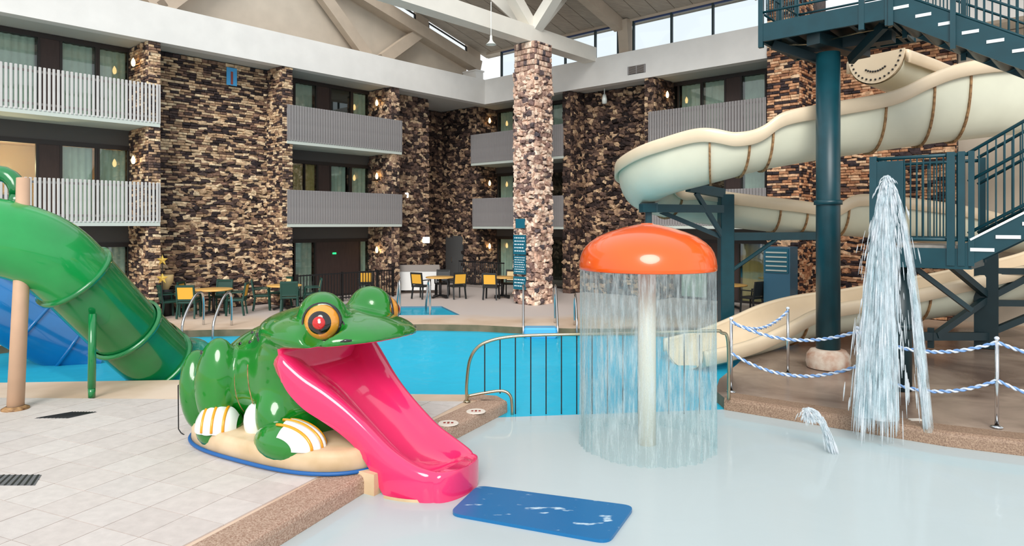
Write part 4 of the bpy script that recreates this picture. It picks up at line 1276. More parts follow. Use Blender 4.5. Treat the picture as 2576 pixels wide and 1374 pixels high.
# ------------------------------------------------------------------ mushroom fountain
MX, MY = 1.71, 8.55
mr_ = empty('mushroom_fountain', (MX, MY, -.42), 'orange mushroom shower fountain on a cream post in the wading pool', 'fountain')
T = Matrix.Translation((MX, MY, 0))
MB().lathe([(0.0, 2.612), (.06, 2.608), (.14, 2.597), (.31, 2.56), (.48, 2.505), (.62, 2.445), (.72, 2.375), (.78, 2.315), (.82, 2.25), (.845, 2.17), (.857, 2.09), (.857, 2.04), (.85, 2.03), (.82, 2.035), (.7, 2.12), (.4, 2.2), (.12, 2.22), (0, 2.22)], 56, T).build('cap', M['orange'], mr_, True)
MB().lathe([(0, 2.62), (.07, 2.617), (.09, 2.604)], 20, T).build('cap_knob', M['orange'], mr_, True)
MB().tube([(MX, MY, -.42), (MX, MY, 2.2)], .112, 28).build('post', M['cream_post'], mr_, True)
cw = MB(); seg = 160
rg = []
rr = random.Random(11)
off = [rr.uniform(-.018, .018) for _ in range(seg)]
for k in range(13):
    z = 2.04 + (WATER - 2.04) * k / 12
    rg.append([(MX + (.845 + off[i] * (.2 + k / 6) - .02 * (k / 12)) * math.cos(2 * PI * i / seg), MY + (.845 + off[i] * (.2 + k / 6)) * math.sin(2 * PI * i / seg), z) for i in range(seg)])
cw.loft(rg, closed=True)
lab(cw.build('water_curtain', M['curtain_water'], None, True), 'sheet of falling water dropping from the orange mushroom rim', 'water', kind='stuff')
# ------------------------------------------------------------------ water jets by the chains
def drops(name, paths, label, rad, seed):
    r = random.Random(seed); m = MB()
    for (p0, vel, tmax, n, spread, fat) in paths:
        for i in range(n):
            v0 = Vector(vel) + Vector((r.gauss(0, spread), r.gauss(0, spread * .7), r.gauss(0, spread * .5)))
            t0 = r.uniform(0, tmax * .9); t1 = min(tmax, t0 + r.uniform(.015, .08))
            pts = []
            for k in range(4):
                t = t0 + (t1 - t0) * k / 3
                p = Vector(p0) + v0 * t + Vector((0, 0, -4.9 * t * t))
                pts.append(p)
            if min(p.z for p in pts) < WATER - .05: continue
            q = r.uniform(.5, 1.5) * rad * fat
            m.tube(pts, [q * .3, q, q * .9, q * .3], 4)
    o = m.build(name, M['spray'], None, True)
    return lab(o, label, 'water', kind='stuff')
JX, JY, JZ = 4.80, 8.6, 3.12
drops('fountain_spray', [((JX, JY, JZ), (.60, 0.0, -.15), .80, 2600, .030, 1.0), ((JX, JY, JZ), (-.16, 0, .1), .86, 2600, .19, .9), ((JX, JY, JZ + .05), (-.42, 0, .0), .84, 700, .08, .8), ((JX - .02, JY, JZ + .1), (.05, 0, .1), .5, 600, .25, .8)],
      'tall white water spray falling in two streams in front of the slide tower', .0085, 5)
drops('ground_jet', [((3.58, 8.2, .36), (.85, 0, .35), .40, 1100, .07, .8), ((3.56, 8.2, .36), (.3, 0, .2), .2, 500, .30, .6)], 'small white water jet at the wading pool edge', .007, 9)
ms = MB()
for (vx, sp, fat) in ((.60, .05, 1.0), (-.16, .26, 1.0), (-.16, .16, 1.0), (-.42, .08, 1.0)):
    path = []; rad = []
    for k in range(16):
        t = .84 * k / 15
        path.append((JX + vx * t, JY, JZ + (-.15 if vx > 0 else .08) * t - 4.3 * t * t)); rad.append(.02 + sp * t * fat)
    ms.tube([p for p in path if p[2] > WATER], rad[:len([p for p in path if p[2] > WATER])], 24, caps=False)
lab(ms.build('spray_mist', M['mist'], None, True), 'fine white mist around the tall falling spray', 'water', kind='stuff')

# floating mat
mt = MB()
P4 = [(-.36, 7.12), (-.60, 6.44), (.84, 5.86), (1.2, 6.60)]
def rounded(poly, r, n=6):
    out = []
    k = len(poly)
    for i in range(k):
        p0, p1, p2 = Vector(poly[i - 1]), Vector(poly[i]), Vector(poly[(i + 1) % k])
        a = p1 + (p0 - p1).normalized() * r; b = p1 + (p2 - p1).normalized() * r
        for j in range(n + 1):
            t = j / n
            q = a * (1 - t) ** 2 + p1 * 2 * t * (1 - t) + b * t * t
            out.append((q.x, q.y))
    return out
mt.prism(rounded(P4, .12), WATER - .02, WATER + .03)
lab(mt.build('floating_mat', M['mat_blue']), 'wet blue foam mat floating at the end of the pink tongue', 'mat')

# ------------------------------------------------------------------ railings, ladders, stanchions
rl = empty('pool_railing', (-.7, 9.95, 0), 'curved steel railing with thin balusters between the two pools', 'railing')
RY = 9.9
top = smooth_path([(-.66, RY, 0), (-.665, RY, .25), (-.62, RY, .60), (-.5, RY, .80), (-.3, RY, .90), (0, RY, .955), (.5, RY, .98), (1.6, RY, 1.0), (2.9, RY + .05, 1.03), (3.1, RY + .08, 1.0), (3.2, RY + .1, .86), (3.22, RY + .12, 0)], 6)
MB().tube(top, .024, 10).build('top_rail', M['brass'], rl, True)
MB().tube(smooth_path([(-.66, RY, .08), (-.4, RY, .13), (-.15, RY, .16), (-.03, RY - .02, .10), (.0, RY - .03, -.05), (.0, RY - .03, -.3)], 6), .022, 10).build('lower_rail', M['brass'], rl, True)
bal_me = MB().tube([(0, 0, 0), (0, 0, 1)], .009, 6).mesh('baluster', M['black'])
for k in range(15):
    x = -.40 + k * .225
    zt = float(np.interp(x, [p[0] for p in top[6:40]], [p[2] for p in top[6:40]])) if x < .4 else .985
    o = bpy.data.objects.new('baluster', bal_me); COL.objects.link(o); o.parent = rl
    z0 = -.3 if x > -.0 else 0.12
    o.matrix_basis = world_of(rl).inverted() @ Matrix.Translation((x, RY, z0)) @ Matrix.Diagonal((1, 1, zt - z0, 1))
MB().lathe([(.05, 0), (.05, .012), (.025, .02)], 16, Matrix.Translation((-.66, RY, 0))).build('floor_plate', M['brass'], rl, True)

def grab_rail(p, q, label, h=.85, r=.025, group=None, drop=.5):
    """hoop from deck point p over to pool point q"""
    p, q = Vector(p), Vector(q)
    pts = smooth_path([tuple(p), tuple(p + ZV * h * .75), tuple(p.lerp(q, .12) + ZV * h), tuple(p.lerp(q, .45) + ZV * h * .9), tuple(p.lerp(q, .9) + ZV * h * .35), tuple(q + ZV * (-drop * .2)), tuple(q - ZV * drop)], 5)
    o = MB().tube(pts, r, 10).build('grab_rail', M['chrome'], None, True)
    return lab(o, label, 'handrail', group)
grab_rail((-8.02, 17.55, 0), (-8.05, 16.45, 0), 'left chrome pool handrail in front of the first table', .85, .032)
grab_rail((-7.25, 17.45, 0), (-7.25, 16.35, 0), 'right chrome pool handrail in front of the first table', .85, .032)
lad = empty('pool_ladder', (.9, 17.3, 0), 'pool ladder with two hoops and a pale blue step below the stone column', 'ladder')
for x in (.28, 1.12):
    p, q = Vector((x + .02, 17.9, 0)), Vector((x, 16.6, 0))
    pts = smooth_path([tuple(p), tuple(p + ZV * .7), tuple(p.lerp(q, .15) + ZV * .98), tuple(p.lerp(q, .4) + ZV * .9), tuple(q + ZV * .1), tuple(q - ZV * .5)], 6)
    MB().tube(pts, .03, 10).build('hoop', M['chrome'], lad, True)
MB().box((.70, 16.62, -.05), (.80, .42, .26), bev=.04).build('step', M['step_blue'], lad)
grab_rail((1.62, 17.5, 0), (1.60, 16.6, 0), 'single chrome handrail just left of the mushroom water', .8, .03)
for x in (-3.42, -2.55):
    grab_rail((x + .18, 19.5, 0), (x, 20.0, 0), ('left' if x < -3 else 'right') + ' grey handrail standing in the small spa', .95, .035)

# stanchions with double twisted chains
SP = {'a': (3.41, 10.5), 'b': (4.88, 9.54), 'c': (6.22, 8.66), 'd': (4.81, 11.77), 'e': (8.0, 8.2)}
SL = {'a': 'leftmost steel chain post at the wading pool corner', 'b': 'chain post inside the falling water spray', 'c': 'rightmost steel chain post on the wet deck', 'd': 'chain post set back beside the teal column', 'e': 'chain post beyond the picture edge'}
for k, (x, y) in SP.items():
    e = empty('chain_post', (x, y, 0), SL[k], 'post', 'steel chain posts on the wet deck')
    MB().tube([(x, y, 0), (x, y, 1.13)], .024, 12).build('pole', M['chrome'], e, True)
    MB().lathe([(.07, 0), (.07, .012), (.03, .025)], 16, Matrix.Translation((x, y, 0))).build('base_plate', M['chrome'], e, True)
    MB().ell((x, y, 1.14), (.03, .03, .025)).build('cap', M['chain'], e, True)
def chain(p, q, sag, label, r=.02):
    p, q = Vector(p), Vector(q); L = (q - p).length; n = int(L / .05)
    link = None
    e = empty('chain', p, label, 'chain', 'twisted blue white chains')
    sd = (q - p).normalized(); nd = Vector((-sd.y, sd.x, 0)).normalized()
    for st in (0, 1):
        pts = []
        for k in range(n * 2 + 1):
            t = k / (n * 2)
            c = p.lerp(q, t) - ZV * sag * 4 * t * (1 - t)
            an = k * PI / 2 * .62 + st * PI
            pts.append(c + ZV * math.sin(an) * r * .75 + nd * math.cos(an) * r * .75)
        MB().tube(pts, r * .72, 6).build('strand', M['chain'] if st else M['chain_blue'], e, True)
for (k0, k1) in (('a', 'b'), ('b', 'c'), ('c', 'e'), ('a', 'd')):
    for z, nm in ((1.09, 'upper'), (.60, 'lower')):
        if k0 == 'a' and k1 == 'd' and nm == 'lower': continue
        p = SP[k0] + (z,); q = SP[k1] + (z,)
        chain(p, q, .20 if nm == 'upper' else .24, '%s twisted chain between %s' % (nm, {'ab': 'the leftmost chain post and the spray', 'bc': 'the spray and the rightmost chain post', 'ce': 'the rightmost chain post and the picture edge', 'ad': 'the leftmost chain post and the one set back'}[k0 + k1]))

# ------------------------------------------------------------------ cream body flume
def flume(e, stations, seams, wall=.62, half=.55):
    """stations: x, y, channel-bottom z, near (right-hand) wall height, far (left-hand) wall height; travels along the list"""
    S_ = smooth_path(stations, 9)
    rings_in = []; rings_out = []; rim_r = []; rim_l = []; fl_rings = []
    n = len(S_)
    for i, (x, y, z, hr, hl) in enumerate(S_):
        p = Vector((x, y, z))
        a = Vector(S_[max(i - 1, 0)][:3]); b = Vector(S_[min(i + 1, n - 1)][:3])
        t = (b - a); t.z = 0; t.normalize()
        r = Vector((t.y, -t.x, 0))                  # right-hand side of travel
        def prof(off):
            pts = []
            for k in range(17):
                an = -PI / 2 + PI * (k / 16)        # left rim to right rim
                s_ = math.sin(an); c_ = math.cos(an)
                h_ = (hr if s_ > 0 else hl)
                hz = (1 - c_ ** .8) * h_ if abs(s_) < 1 else h_
                pts.append(p + r * s_ * (half + off) + ZV * (hz - off * c_ * 1.0))
            return pts
        rings_in.append(prof(0)); rings_out.append(prof(.035))
        for lst, sg, h_ in ((rim_r, 1, hr), (rim_l, -1, hl)):
            o = p + r * sg * half + ZV * h_
            lst.append([o + r * sg * -.01 + ZV * -.01, o + r * sg * .0 + ZV * .025, o + r * sg * .05 + ZV * .035, o + r * sg * .10 + ZV * .02, o + r * sg * .115 + ZV * -.03, o + r * sg * .115 + ZV * -.24, o + r * sg * .09 + ZV * -.25, o + r * sg * .03 + ZV * -.20])
    MB().loft(rings_in).build('channel', M['flume'], e, True)
    MB().loft(rings_out).build('shell', M['flume_out'], e, True)
    MB().loft(rim_r, closed=True, cap=True).build('rim', M['flume'], e, True)
    MB().loft(rim_l, closed=True, cap=True).build('rim', M['flume'], e, True)
    for si in seams:
        i = int(si * (n - 1))
        ring = rings_out[i]
        t = (Vector(S_[min(i + 1, n - 1)][:3]) - Vector(S_[max(i - 1, 0)][:3])); t.z = 0; t.normalize()
        x, y, z = S_[i][:3]; c = Vector((x, y, z + .4))
        g = MB()
        mid = [q + (q - c).normalized() * .045 for q in ring]
        g.loft([[q - t * .018 for q in ring], [q - t * .018 for q in mid], [q + t * .018 for q in mid], [q + t * .018 for q in ring]])
        g.build('flange', M['rust'], e)
    return S_

fu = empty('upper_flume', (4.2, 14.7, 2.9), 'cream open water slide curving round at second floor height behind the mushroom', 'slide')
flume(fu, [(12.6, 14.6, 4.75, .8, 1.15), (11.6, 13.6, 4.55, .8, 1.3), (10.0, 13.35, 4.42, .8, 1.35), (8.7, 13.35, 4.28, .7, 1.38), (7.9, 13.4, 4.18, .62, 1.22), (7.2, 13.4, 4.08, .6, 1.02), (6.2, 13.4, 3.93, .6, .98), (5.2, 13.4, 3.76, .6, .96),
           (4.75, 13.4, 3.66, .6, .78), (4.3, 13.4, 3.54, .62, .78), (3.85, 13.5, 3.42, .62, 1.0), (3.3, 13.85, 3.28, .6, .98), (3.0, 14.3, 3.16, .6, .92), (2.92, 14.8, 3.04, .6, .88), (3.1, 15.4, 2.92, .6, .86), (3.6, 15.85, 2.80, .6, .8), (4.3, 16.0, 2.68, .72, .66),
           (5.2, 16.02, 2.56, .72, .74), (6.4, 16.05, 2.44, .70, .74), (7.4, 16.08, 2.38, .66, .74), (7.9, 16.1, 2.36, .90, .74), (8.8, 16.2, 2.30, .92, .74), (10.4, 16.6, 2.15, .9, .74), (12.0, 17.0, 2.0, .8, .8), (13.1, 16.4, 1.8, .8, .8), (13.1, 15.4, 1.6, .8, .8)],
      [.12, .155, .205, .30, .345, .395, .60, .715, .735, .79])
fl_ = empty('lower_flume', (5.0, 14.2, 0), 'lower cream slide run sweeping down to the big pool behind the chains', 'slide')
flume(fl_, [(13.1, 15.4, 1.55, .8, .8), (12.0, 14.9, 1.2, .8, .8), (10.4, 14.8, .78, .85, .85), (8.8, 14.8, .52, .80, .75), (7.6, 14.7, .34, .78, .72), (6.6, 14.6, .22, .78, .70), (5.9, 14.4, .12, .74, .66), (5.2, 14.05, .0, .66, .56), (4.5, 13.7, -.10, .56, .46), (3.9, 13.4, -.16, .5, .42), (3.35, 13.15, -.2, .46, .40)], [.30, .62])
# start piece of the slide, with its bolted end flange
fs_ = empty('flume_start', (8.0, 14.4, 5.5), 'cream slide start piece with a bolted round end under the top platform', 'slide')
flume(fs_, [(7.75, 14.35, 5.62, .55, .55), (8.6, 14.9, 5.5, .62, .7), (9.6, 15.4, 5.3, .7, .75), (10.8, 15.6, 5.1, .8, .8), (12.0, 15.3, 4.9, .9, .8), (12.6, 14.6, 4.8, 1.0, .8)], [.9])
d_ = Vector((.84, .54, 0)); r_ = Vector((.54, -.84, 0)); c0 = Vector((7.74, 14.34, 5.62))
hp = [c0 + r_ * (.60 * math.sin(t)) + ZV * (.60 - .62 * math.cos(t)) for t in [-PI / 2 + PI * k / 20 for k in range(21)]]
m = MB(); m.add([p - d_ * .03 for p in hp] + [p for p in hp], [tuple(range(21)), tuple(range(41, 20, -1))] + [(k, k + 1, 22 + k, 21 + k) for k in range(20)])
ef = m.build('end_plate', M['flume'], fs_)
bolt_me = MB().ell((0, 0, 0), (.022, .022, .022), None, 8, 6).mesh('bolt', M['black'])
for rr_, nb_, a0_ in ((.53, 17, -1.5), (.36, 9, -.6)):
    for k in range(nb_):
        t = a0_ + (-2 * a0_) * k / (nb_ - 1)
        p = c0 - d_ * .04 + r_ * (rr_ * math.sin(t)) + ZV * (.60 - rr_ * 1.02 * math.cos(t))
        o = bpy.data.objects.new('bolt', bolt_me); COL.objects.link(o); o.parent = ef
        o.matrix_basis = world_of(ef).inverted() @ Matrix.Translation(p)

# ------------------------------------------------------------------ slide supports
def post(name, x, y, r, z0, z1, material, label, cat='column', collar=None, square=False):
    e = empty(name, (x, y, 0), label, cat)
    if square:
        MB().box((x, y, (z0 + z1) / 2), (r * 2, r * 2, z1 - z0), bev=.015).build('shaft', material, e)
    else:
        MB().tube([(x, y, z0), (x, y, z1)], r, 28).build('shaft', material, e, True)
    if collar:
        MB().lathe([(r, -.045), (r + .035, -.04), (r + .035, .04), (r, .045)], 28, Matrix.Translation((x, y, collar))).build('collar', material, e, True)
    return e
P1 = (5.76, 12.3)
p1 = post('slide_tower_column', P1[0], P1[1], .205, .2, 5.72, M['teal'], 'tall round teal column carrying the top slide platform', collar=3.0)
MB().lathe([(.0, .34), (.22, .34), (.30, .32), (.36, .24), (.38, .1), (.36, 0)], 28, Matrix.Translation((P1[0], P1[1], 0))).build('footing', mat('stained_footing', (214, 200, 184), .7, rgb2=(170, 120, 92), scale=5), p1, True)
P2 = (6.12, 10.65)
post('lower_platform_column', P2[0], P2[1], .17, 0, 1.97, M['teal_dark'], 'dark round column under the lower slide platform behind the spray', collar=1.0)
s1 = post('flume_support_post', 4.83, 15.25, .15, 0, 3.28, M['teal'], 'square teal post with braced arms under the cream slide', square=True)
MB().bar((4.75, 15.2, 3.30), (3.85, 14.75, 3.42), .16, .2).build('arm', M['teal'], s1)
MB().bar((4.78, 15.2, 2.95), (2.75, 14.4, 2.95), .16, .17).build('arm', M['teal'], s1)
MB().bar((4.83, 15.2, 2.2), (4.05, 14.85, 3.3), .07, .1).build('brace', M['teal'], s1)
MB().bar((4.9, 15.25, 2.25), (3.4, 15.5, 2.9), .08, .1).build('brace', M['teal'], s1)
MB().bar((4.9, 15.3, 2.33), (7.3, 15.9, 2.33), .14, .18).build('arm', M['teal'], s1)
MB().tube([(4.95, 15.25, 1.55), (6.1, 15.6, 2.25)], .045, 10).build('brace', M['teal'], s1)
MB().lathe([(.15, -.04), (.20, -.04), (.20, .04), (.15, .04)], 4, Matrix.Translation((4.83, 15.25, 2.42)) @ Matrix.Rotation(PI / 4, 4, 'Z')).build('collar', M['chrome'], s1)
s2 = post('turn_support_post', 2.95, 14.6, .065, -1.0, 2.95, M['teal'], 'slim teal post under the slide turn behind the orange mushroom', square=True)
MB().box((2.95, 14.6, 2.96), (.34, .3, .2)).build('head_plate', M['teal'], s2)

# top platform and its stairs: all along the direction of the right wing
E0 = Vector((4.65, 12.6, 0)); LEN = 2.12
def T1(b, a, z): return E0 + BX * b - AX * a + ZV * z
tp = empty('top_platform', T1(1, .9, 6.0), 'teal steel top platform of the slide tower with railings', 'platform')
def tbar(b0, a0, z0, b1, a1, z1, w, h, name, material='teal', par=None):
    return MB().bar(T1(b0, a0, z0), T1(b1, a1, z1), w, h).build(name, M[material], par or tp)
tbar(0, 0, 6.17, LEN, 0, 6.17, .06, .33, 'edge_beam'); tbar(0, 0, 6.17, 0, 1.9, 6.17, .06, .33, 'edge_beam')
tbar(0, 1.9, 6.17, LEN, 1.9, 6.17, .06, .33, 'edge_beam'); tbar(LEN, 1.9, 6.17, LEN, 0, 6.17, .06, .33, 'edge_beam')
m = MB(); vs = [T1(b, a, z) for z in (6.24, 6.30) for b, a in ((0, 0), (LEN, 0), (LEN, 1.9), (0, 1.9))]
m.add(vs, [(3, 2, 1, 0), (4, 5, 6, 7), (0, 1, 5, 4), (1, 2, 6, 5), (2, 3, 7, 6), (3, 0, 4, 7)]); m.build('deck_plate', M['teal_dark'], tp)
for b in (.45, 1.0, 1.55, 2.0):
    tbar(b, .03, 6.08, b, 1.87, 6.08, .07, .14, 'joist', 'teal_dark')
tbar(.2, .95, 5.95, 2.0, .95, 5.95, .3, .2, 'header_beam', 'teal_dark')
tbar(.9, .1, 5.92, 1.3, 1.8, 5.92, .25, .2, 'header_beam', 'teal_dark')
m = MB(); vs = [T1(.15, .15, 6.02), T1(.15, 1.75, 6.02), T1(.55, 1.2, 5.66), T1(.55, .7, 5.66)]
tbar(.1, .3, 6.0, .95, .9, 5.62, .10, .16, 'knee_brace', 'teal_dark')
tbar(2.0, .3, 6.0, 1.3, .9, 5.62, .10, .16, 'knee_brace', 'teal_dark')
for a in (.4, 1.2):
    MB().tube([T1(.1, a, 6.0), T1(.8, a + .1, 5.93), T1(1.5, a, 5.97), T1(2.1, a, 5.98)], .014, 6).build('conduit', M['brass'], tp)
for (b, a) in ((0, 0), (1.72, 0), (LEN, 0), (LEN, 1.9), (0, 1.9), (0, .95)):
    MB().bar(T1(b, a, 5.90 if a == 0 else 6.0), T1(b, a, 7.4), .085, .085).build('rail_post', M['teal'], tp)
for z in (6.55, 6.95, 7.35):
    for q in ((0, 0, LEN, 0), (0, 0, 0, 1.9), (0, 1.9, LEN, 1.9)):
        MB().tube([T1(q[0], q[1], z), T1(q[2], q[3], z)], .022, 8).build('rail', M['teal'], tp, True)
bal2 = MB().tube([(0, 0, 0), (0, 0, 1)], .011, 6).mesh('baluster', M['teal'])
def baluster(par, P, h, me=None):
    o = bpy.data.objects.new('baluster', me or bal2); COL.objects.link(o); o.parent = par
    o.matrix_basis = world_of(par).inverted() @ Matrix.Translation(P) @ Matrix.Diagonal((1, 1, h, 1))
for k in range(1, 17):
    if abs(k * .125 - 1.72) > .05: baluster(tp, T1(k * .125, 0, 6.55), .82)
for k in range(1, 15): baluster(tp, T1(0, k * .127, 6.55), .82)

# upper stair flight
st = empty('upper_stairs', T1(LEN + 1.8, .5, 5), 'teal steel stair flight with white tread edges descending from the top platform', 'stairs')
RUN, RISE, NT = .315, .195, 12
def stair_pt(k, a, dz): return T1(LEN + .05 + RUN * k, a, 6.30 - RISE * k + dz)
for a in (0.0, 1.0):
    MB().bar(stair_pt(-.15, a, -.10), stair_pt(NT, a, -.10), .05, .40).build('stringer', M['teal'], st)
for k in range(NT):
    p = stair_pt(k + .5, .5, -.19)
    q0, q1 = stair_pt(k + .05, .5, -.19), stair_pt(k + .95, .5, -.19)
    q1.z = q0.z
    tr = MB().bar(q0, q1, .96, .035).build('tread', M['teal_dark'], st)
    w0, w1 = stair_pt(k + .12, -.03, -.12), stair_pt(k + .82, -.03, -.12); w1.z = w0.z
    MB().bar(w0, w1, .012, .05).build('tread_edge', M['white_strip'], tr)
    # scalloped soffit pan under each tread
    pan = MB(); rs = []
    for a in (.04, .96):
        rs.append([stair_pt(k + f, a, -.23 - .11 * math.sin(PI * f) + RISE * (f - .5) * .2) for f in [i / 8 for i in range(9)]])
    pan.loft(rs); pan.build('soffit_pan', M['teal_dark'], tr, True)
for a in (0.0, 1.0):
    for z in (.95, .55, .16):
        MB().tube([stair_pt(-.1, a, z), stair_pt(NT, a, z)], .02, 8).build('rail', M['teal'], st, True)
    for k in range(0, NT * 3 + 1):
        P = stair_pt(k / 3, a, .10)
        baluster(st, P, .86)
    for k in (0, 2.75, 6.2, 9.6):
        MB().bar(stair_pt(k, a - .03, -.42), stair_pt(k, a - .03, .98), .075, .075).build('rail_post', M['teal'], st)
# landing where both flights meet, beyond the picture edge
E1 = Vector((6.6, 9.75, 0))
def T2(b, a, z): return E1 + BX * b - AX * a + ZV * z
ld = empty('stair_landing', stair_pt(NT + 2, 0, -1), 'teal stair landing joining the two flights beyond the picture edge', 'platform')
zl = 6.30 - RISE * NT
m = MB(); vs = [stair_pt(NT, 1.05, 0), stair_pt(NT, -1.05, 0), stair_pt(NT + 4, -1.05, 0), stair_pt(NT + 4, 1.05, 0)]
m.prism([(p.x, p.y) for p in vs], zl - .2, zl).build('deck_plate', M['teal_dark'], ld)
for p in vs[2:] + [vs[0]]:
    MB().tube([(p.x, p.y, 0), (p.x, p.y, zl - .1)], .09, 12).build('leg', M['teal_dark'], ld, True)

# lower platform with its railing
lp = empty('lower_platform', T2(-.6, .6, 1.96), 'lower teal slide platform with tall baluster railing behind the spray', 'platform')
WB = 1.25; DA = 1.3
def lbar(b0, a0, z0, b1, a1, z1, w, h, name, material='teal', par=None):
    return MB().bar(T2(b0, a0, z0), T2(b1, a1, z1), w, h).build(name, M[material], par or lp)
for q in ((-WB, 0, 0, 0), (0, 0, 0, DA), (0, DA, -WB, DA), (-WB, DA, -WB, 0)):
    lbar(q[0], q[1], 2.10, q[2], q[3], 2.10, .06, .30, 'edge_beam')
m = MB(); vs = [T2(b, a, 0) for b, a in ((-WB, 0), (0, 0), (0, DA), (-WB, DA))]
m.prism([(p.x, p.y) for p in vs], 2.24, 2.29).build('deck_plate', mat('worn_plate', (146, 140, 132), .6, var=.2, scale=6), lp)
for q in ((-WB, 0, 0, 0), (-WB, 0, -WB, DA), (-WB, DA, 0, DA)):
    for z in (2.38, 3.62):
        MB().tube([T2(q[0], q[1], z), T2(q[2], q[3], z)], .028, 8).build('rail', M['teal'], lp, True)
    L_ = (Vector((q[2] - q[0], q[3] - q[1]))).length
    for k in range(1, int(L_ / .085)):
        f = k * .085 / L_
        baluster(lp, T2(q[0] + (q[2] - q[0]) * f, q[1] + (q[3] - q[1]) * f, 2.36), 1.26)
for (b, a, w) in ((-WB, 0, .1), (-.22, 0, .10), (-.09, 0, .085), (0.03, 0, .075), (0, DA, .1), (-WB, DA, .1), (-WB, .65, .08)):
    MB().bar(T2(b, a, 2.0), T2(b, a, 3.66), w, w).build('rail_post', M['teal'], lp)
MB().bar(T2(-WB + .05, -.02, 2.95), T2(-WB + .42, -.02, 2.95), .03, 1.25).build('side_panel', M['teal'], lp)
MB().bar(T2(-.75, .1, 1.98), T2(-.05, .6, 1.3), .07, .07).build('brace', M['teal_dark'], lp)
# flight from the lower platform up to the landing
sf = empty('lower_stairs', T2(1.4, .5, 2.2), 'teal stair flight rising from the lower platform toward the picture edge', 'stairs')
NT2 = 9; RI2 = (zl - 2.29) / NT2
def sp2(k, a, dz): return T2(.02 + .30 * k, a, 2.29 + RI2 * k + dz)
for a in (0.0, .92):
    MB().bar(sp2(-.1, a, -.1), sp2(NT2, a, -.1), .05, .30).build('stringer', M['teal'], sf)
    for z in (1.36, .95, .2):
        MB().tube([sp2(-.1, a, z), sp2(NT2, a, z)], .024, 8).build('rail', M['teal'], sf, True)
    for k in range(1, NT2 * 3):
        baluster(sf, sp2(k / 3, a, .16), 1.2)
MB().bar(sp2(0, -.03, .09), sp2(NT2, -.03, .09), .03, .03).build('white_edge', M['white_strip'], sf)
for k in range(NT2):
    q0, q1 = sp2(k + .0, .46, .12), sp2(k + 1.0, .46, .12); q1.z = q0.z
    tr = MB().bar(q0, q1, .88, .035).build('tread', M['teal_dark'], sf)
    w0, w1 = sp2(k, -.035, .1), sp2(k + .95, -.035, .1); w1.z = w0.z
    MB().bar(w0 - ZV * .15, w1 - ZV * .15, .012, .05).build('tread_edge', M['white_strip'], tr)
# trestle carrying the stair behind
tr_ = empty('stair_trestle', (10.0, 14.3, 0), 'dark steel trestle with cross braces under the stairs', 'support')
MB().bar((10.05, 14.3, 0), (10.05, 14.3, 2.0), .42, .42).build('post', M['teal_dark'], tr_)
MB().bar((8.2, 13.6, .35), (10.05, 14.2, .25), .14, .16).build('beam', M['teal_dark'], tr_)
for q in (((8.5, 13.7, .1), (8.5, 13.7, .5)), ((8.6, 13.7, .35), (10.0, 14.2, 1.05)), ((8.7, 13.5, 1.85), (10.0, 14.2, 1.1)), ((10.1, 14.2, 1.1), (12.2, 14.0, 2.3)), ((10.1, 14.2, .35), (12.2, 14.0, 1.3)), ((10.1, 14.2, 1.62), (12.4, 14.0, 1.62)), ((10.1, 14.2, .95), (12.4, 14.0, .95))):
    MB().bar(q[0], q[1], .11, .13).build('brace', M['teal_dark'], tr_)
for k in range(5):
    MB().box((10.9 + k * .32, 13.6, 1.95 - k * .2), (.34, 1.0, .05)).build('tread', M['grey_board'], tr_)

# ------------------------------------------------------------------ green tube slide and blue tube slide
tg = empty('green_tube_slide', (-6.9, 9.8, 0), 'closed green tube slide dropping from the left into the big pool', 'slide')
gp = smooth_path([(-10.2, 8.6, 2.6), (-9.2, 9.1, 2.58), (-8.2, 9.5, 2.52), (-7.45, 9.75, 2.42), (-6.98, 10.05, 2.20), (-6.74, 10.4, 1.80), (-6.58, 10.8, 1.34), (-6.44, 11.25, .86), (-6.30, 11.7, .40), (-6.16, 12.1, .02), (-6.08, 12.35, -.15)], 6)
R_ = .56
i1 = len(gp) * 5 // 10; i2 = len(gp) * 7 // 10; i3 = len(gp) * 85 // 100
MB().tube(gp[:i1 + 1], R_, 40, caps=False).build('tube_section', M['tube_green'], tg, True)
MB().tube(gp[i1:i2 + 1], R_ * .97, 40, caps=False).build('tube_section', M['tube_green2'], tg, True)
MB().tube(gp[i2:i3 + 1], R_, 40, caps=False).build('tube_section', M['tube_green2'], tg, True)
ex = gp[i3:]
MB().tube(ex, [R_ + .06 * k / len(ex) * 3 for k in range(len(ex))], 40, caps=False).build('exit_bell', M['tube_teal'], tg, True)
for i in (i1, i2, i3):
    t = (Vector(gp[i + 1]) - Vector(gp[i - 1])).normalized()
    c = Vector(gp[i])
    MB().tube([c - t * .035, c - t * .03, c + t * .03, c + t * .035], [R_ + .0, R_ + .05, R_ + .05, R_], 40, caps=False).build('joint_ring', M['tube_green2'], tg, True)
# splash hood beside the exit
hd = MB(); rs = []
for k in range(9):
    f = k / 8
    rs.append([(-5.95 + .62 * f, 12.0 + .5 * f, -.3 + (1.15 - 1.1 * f ** 1.5) * math.sin(PI * j / 14) + .0) if False else (-6.2 + .16 * f + .50 * math.cos(PI * j / 14), 12.0 + .75 * f, -.32 + (1.22 - .95 * f ** 1.4) * math.sin(PI * j / 14)) for j in range(15)])
hd.loft(rs); hd.build('exit_hood', M['tube_green'], tg, True)
MB().tube([(-6.32, 10.15, 0), (-6.32, 10.15, .14)], .05, 12).tube([(-6.32, 10.15, .14), (-6.34, 10.2, 1.25)], .055, 14).build('support_leg', M['tube_green2'], tg, True)
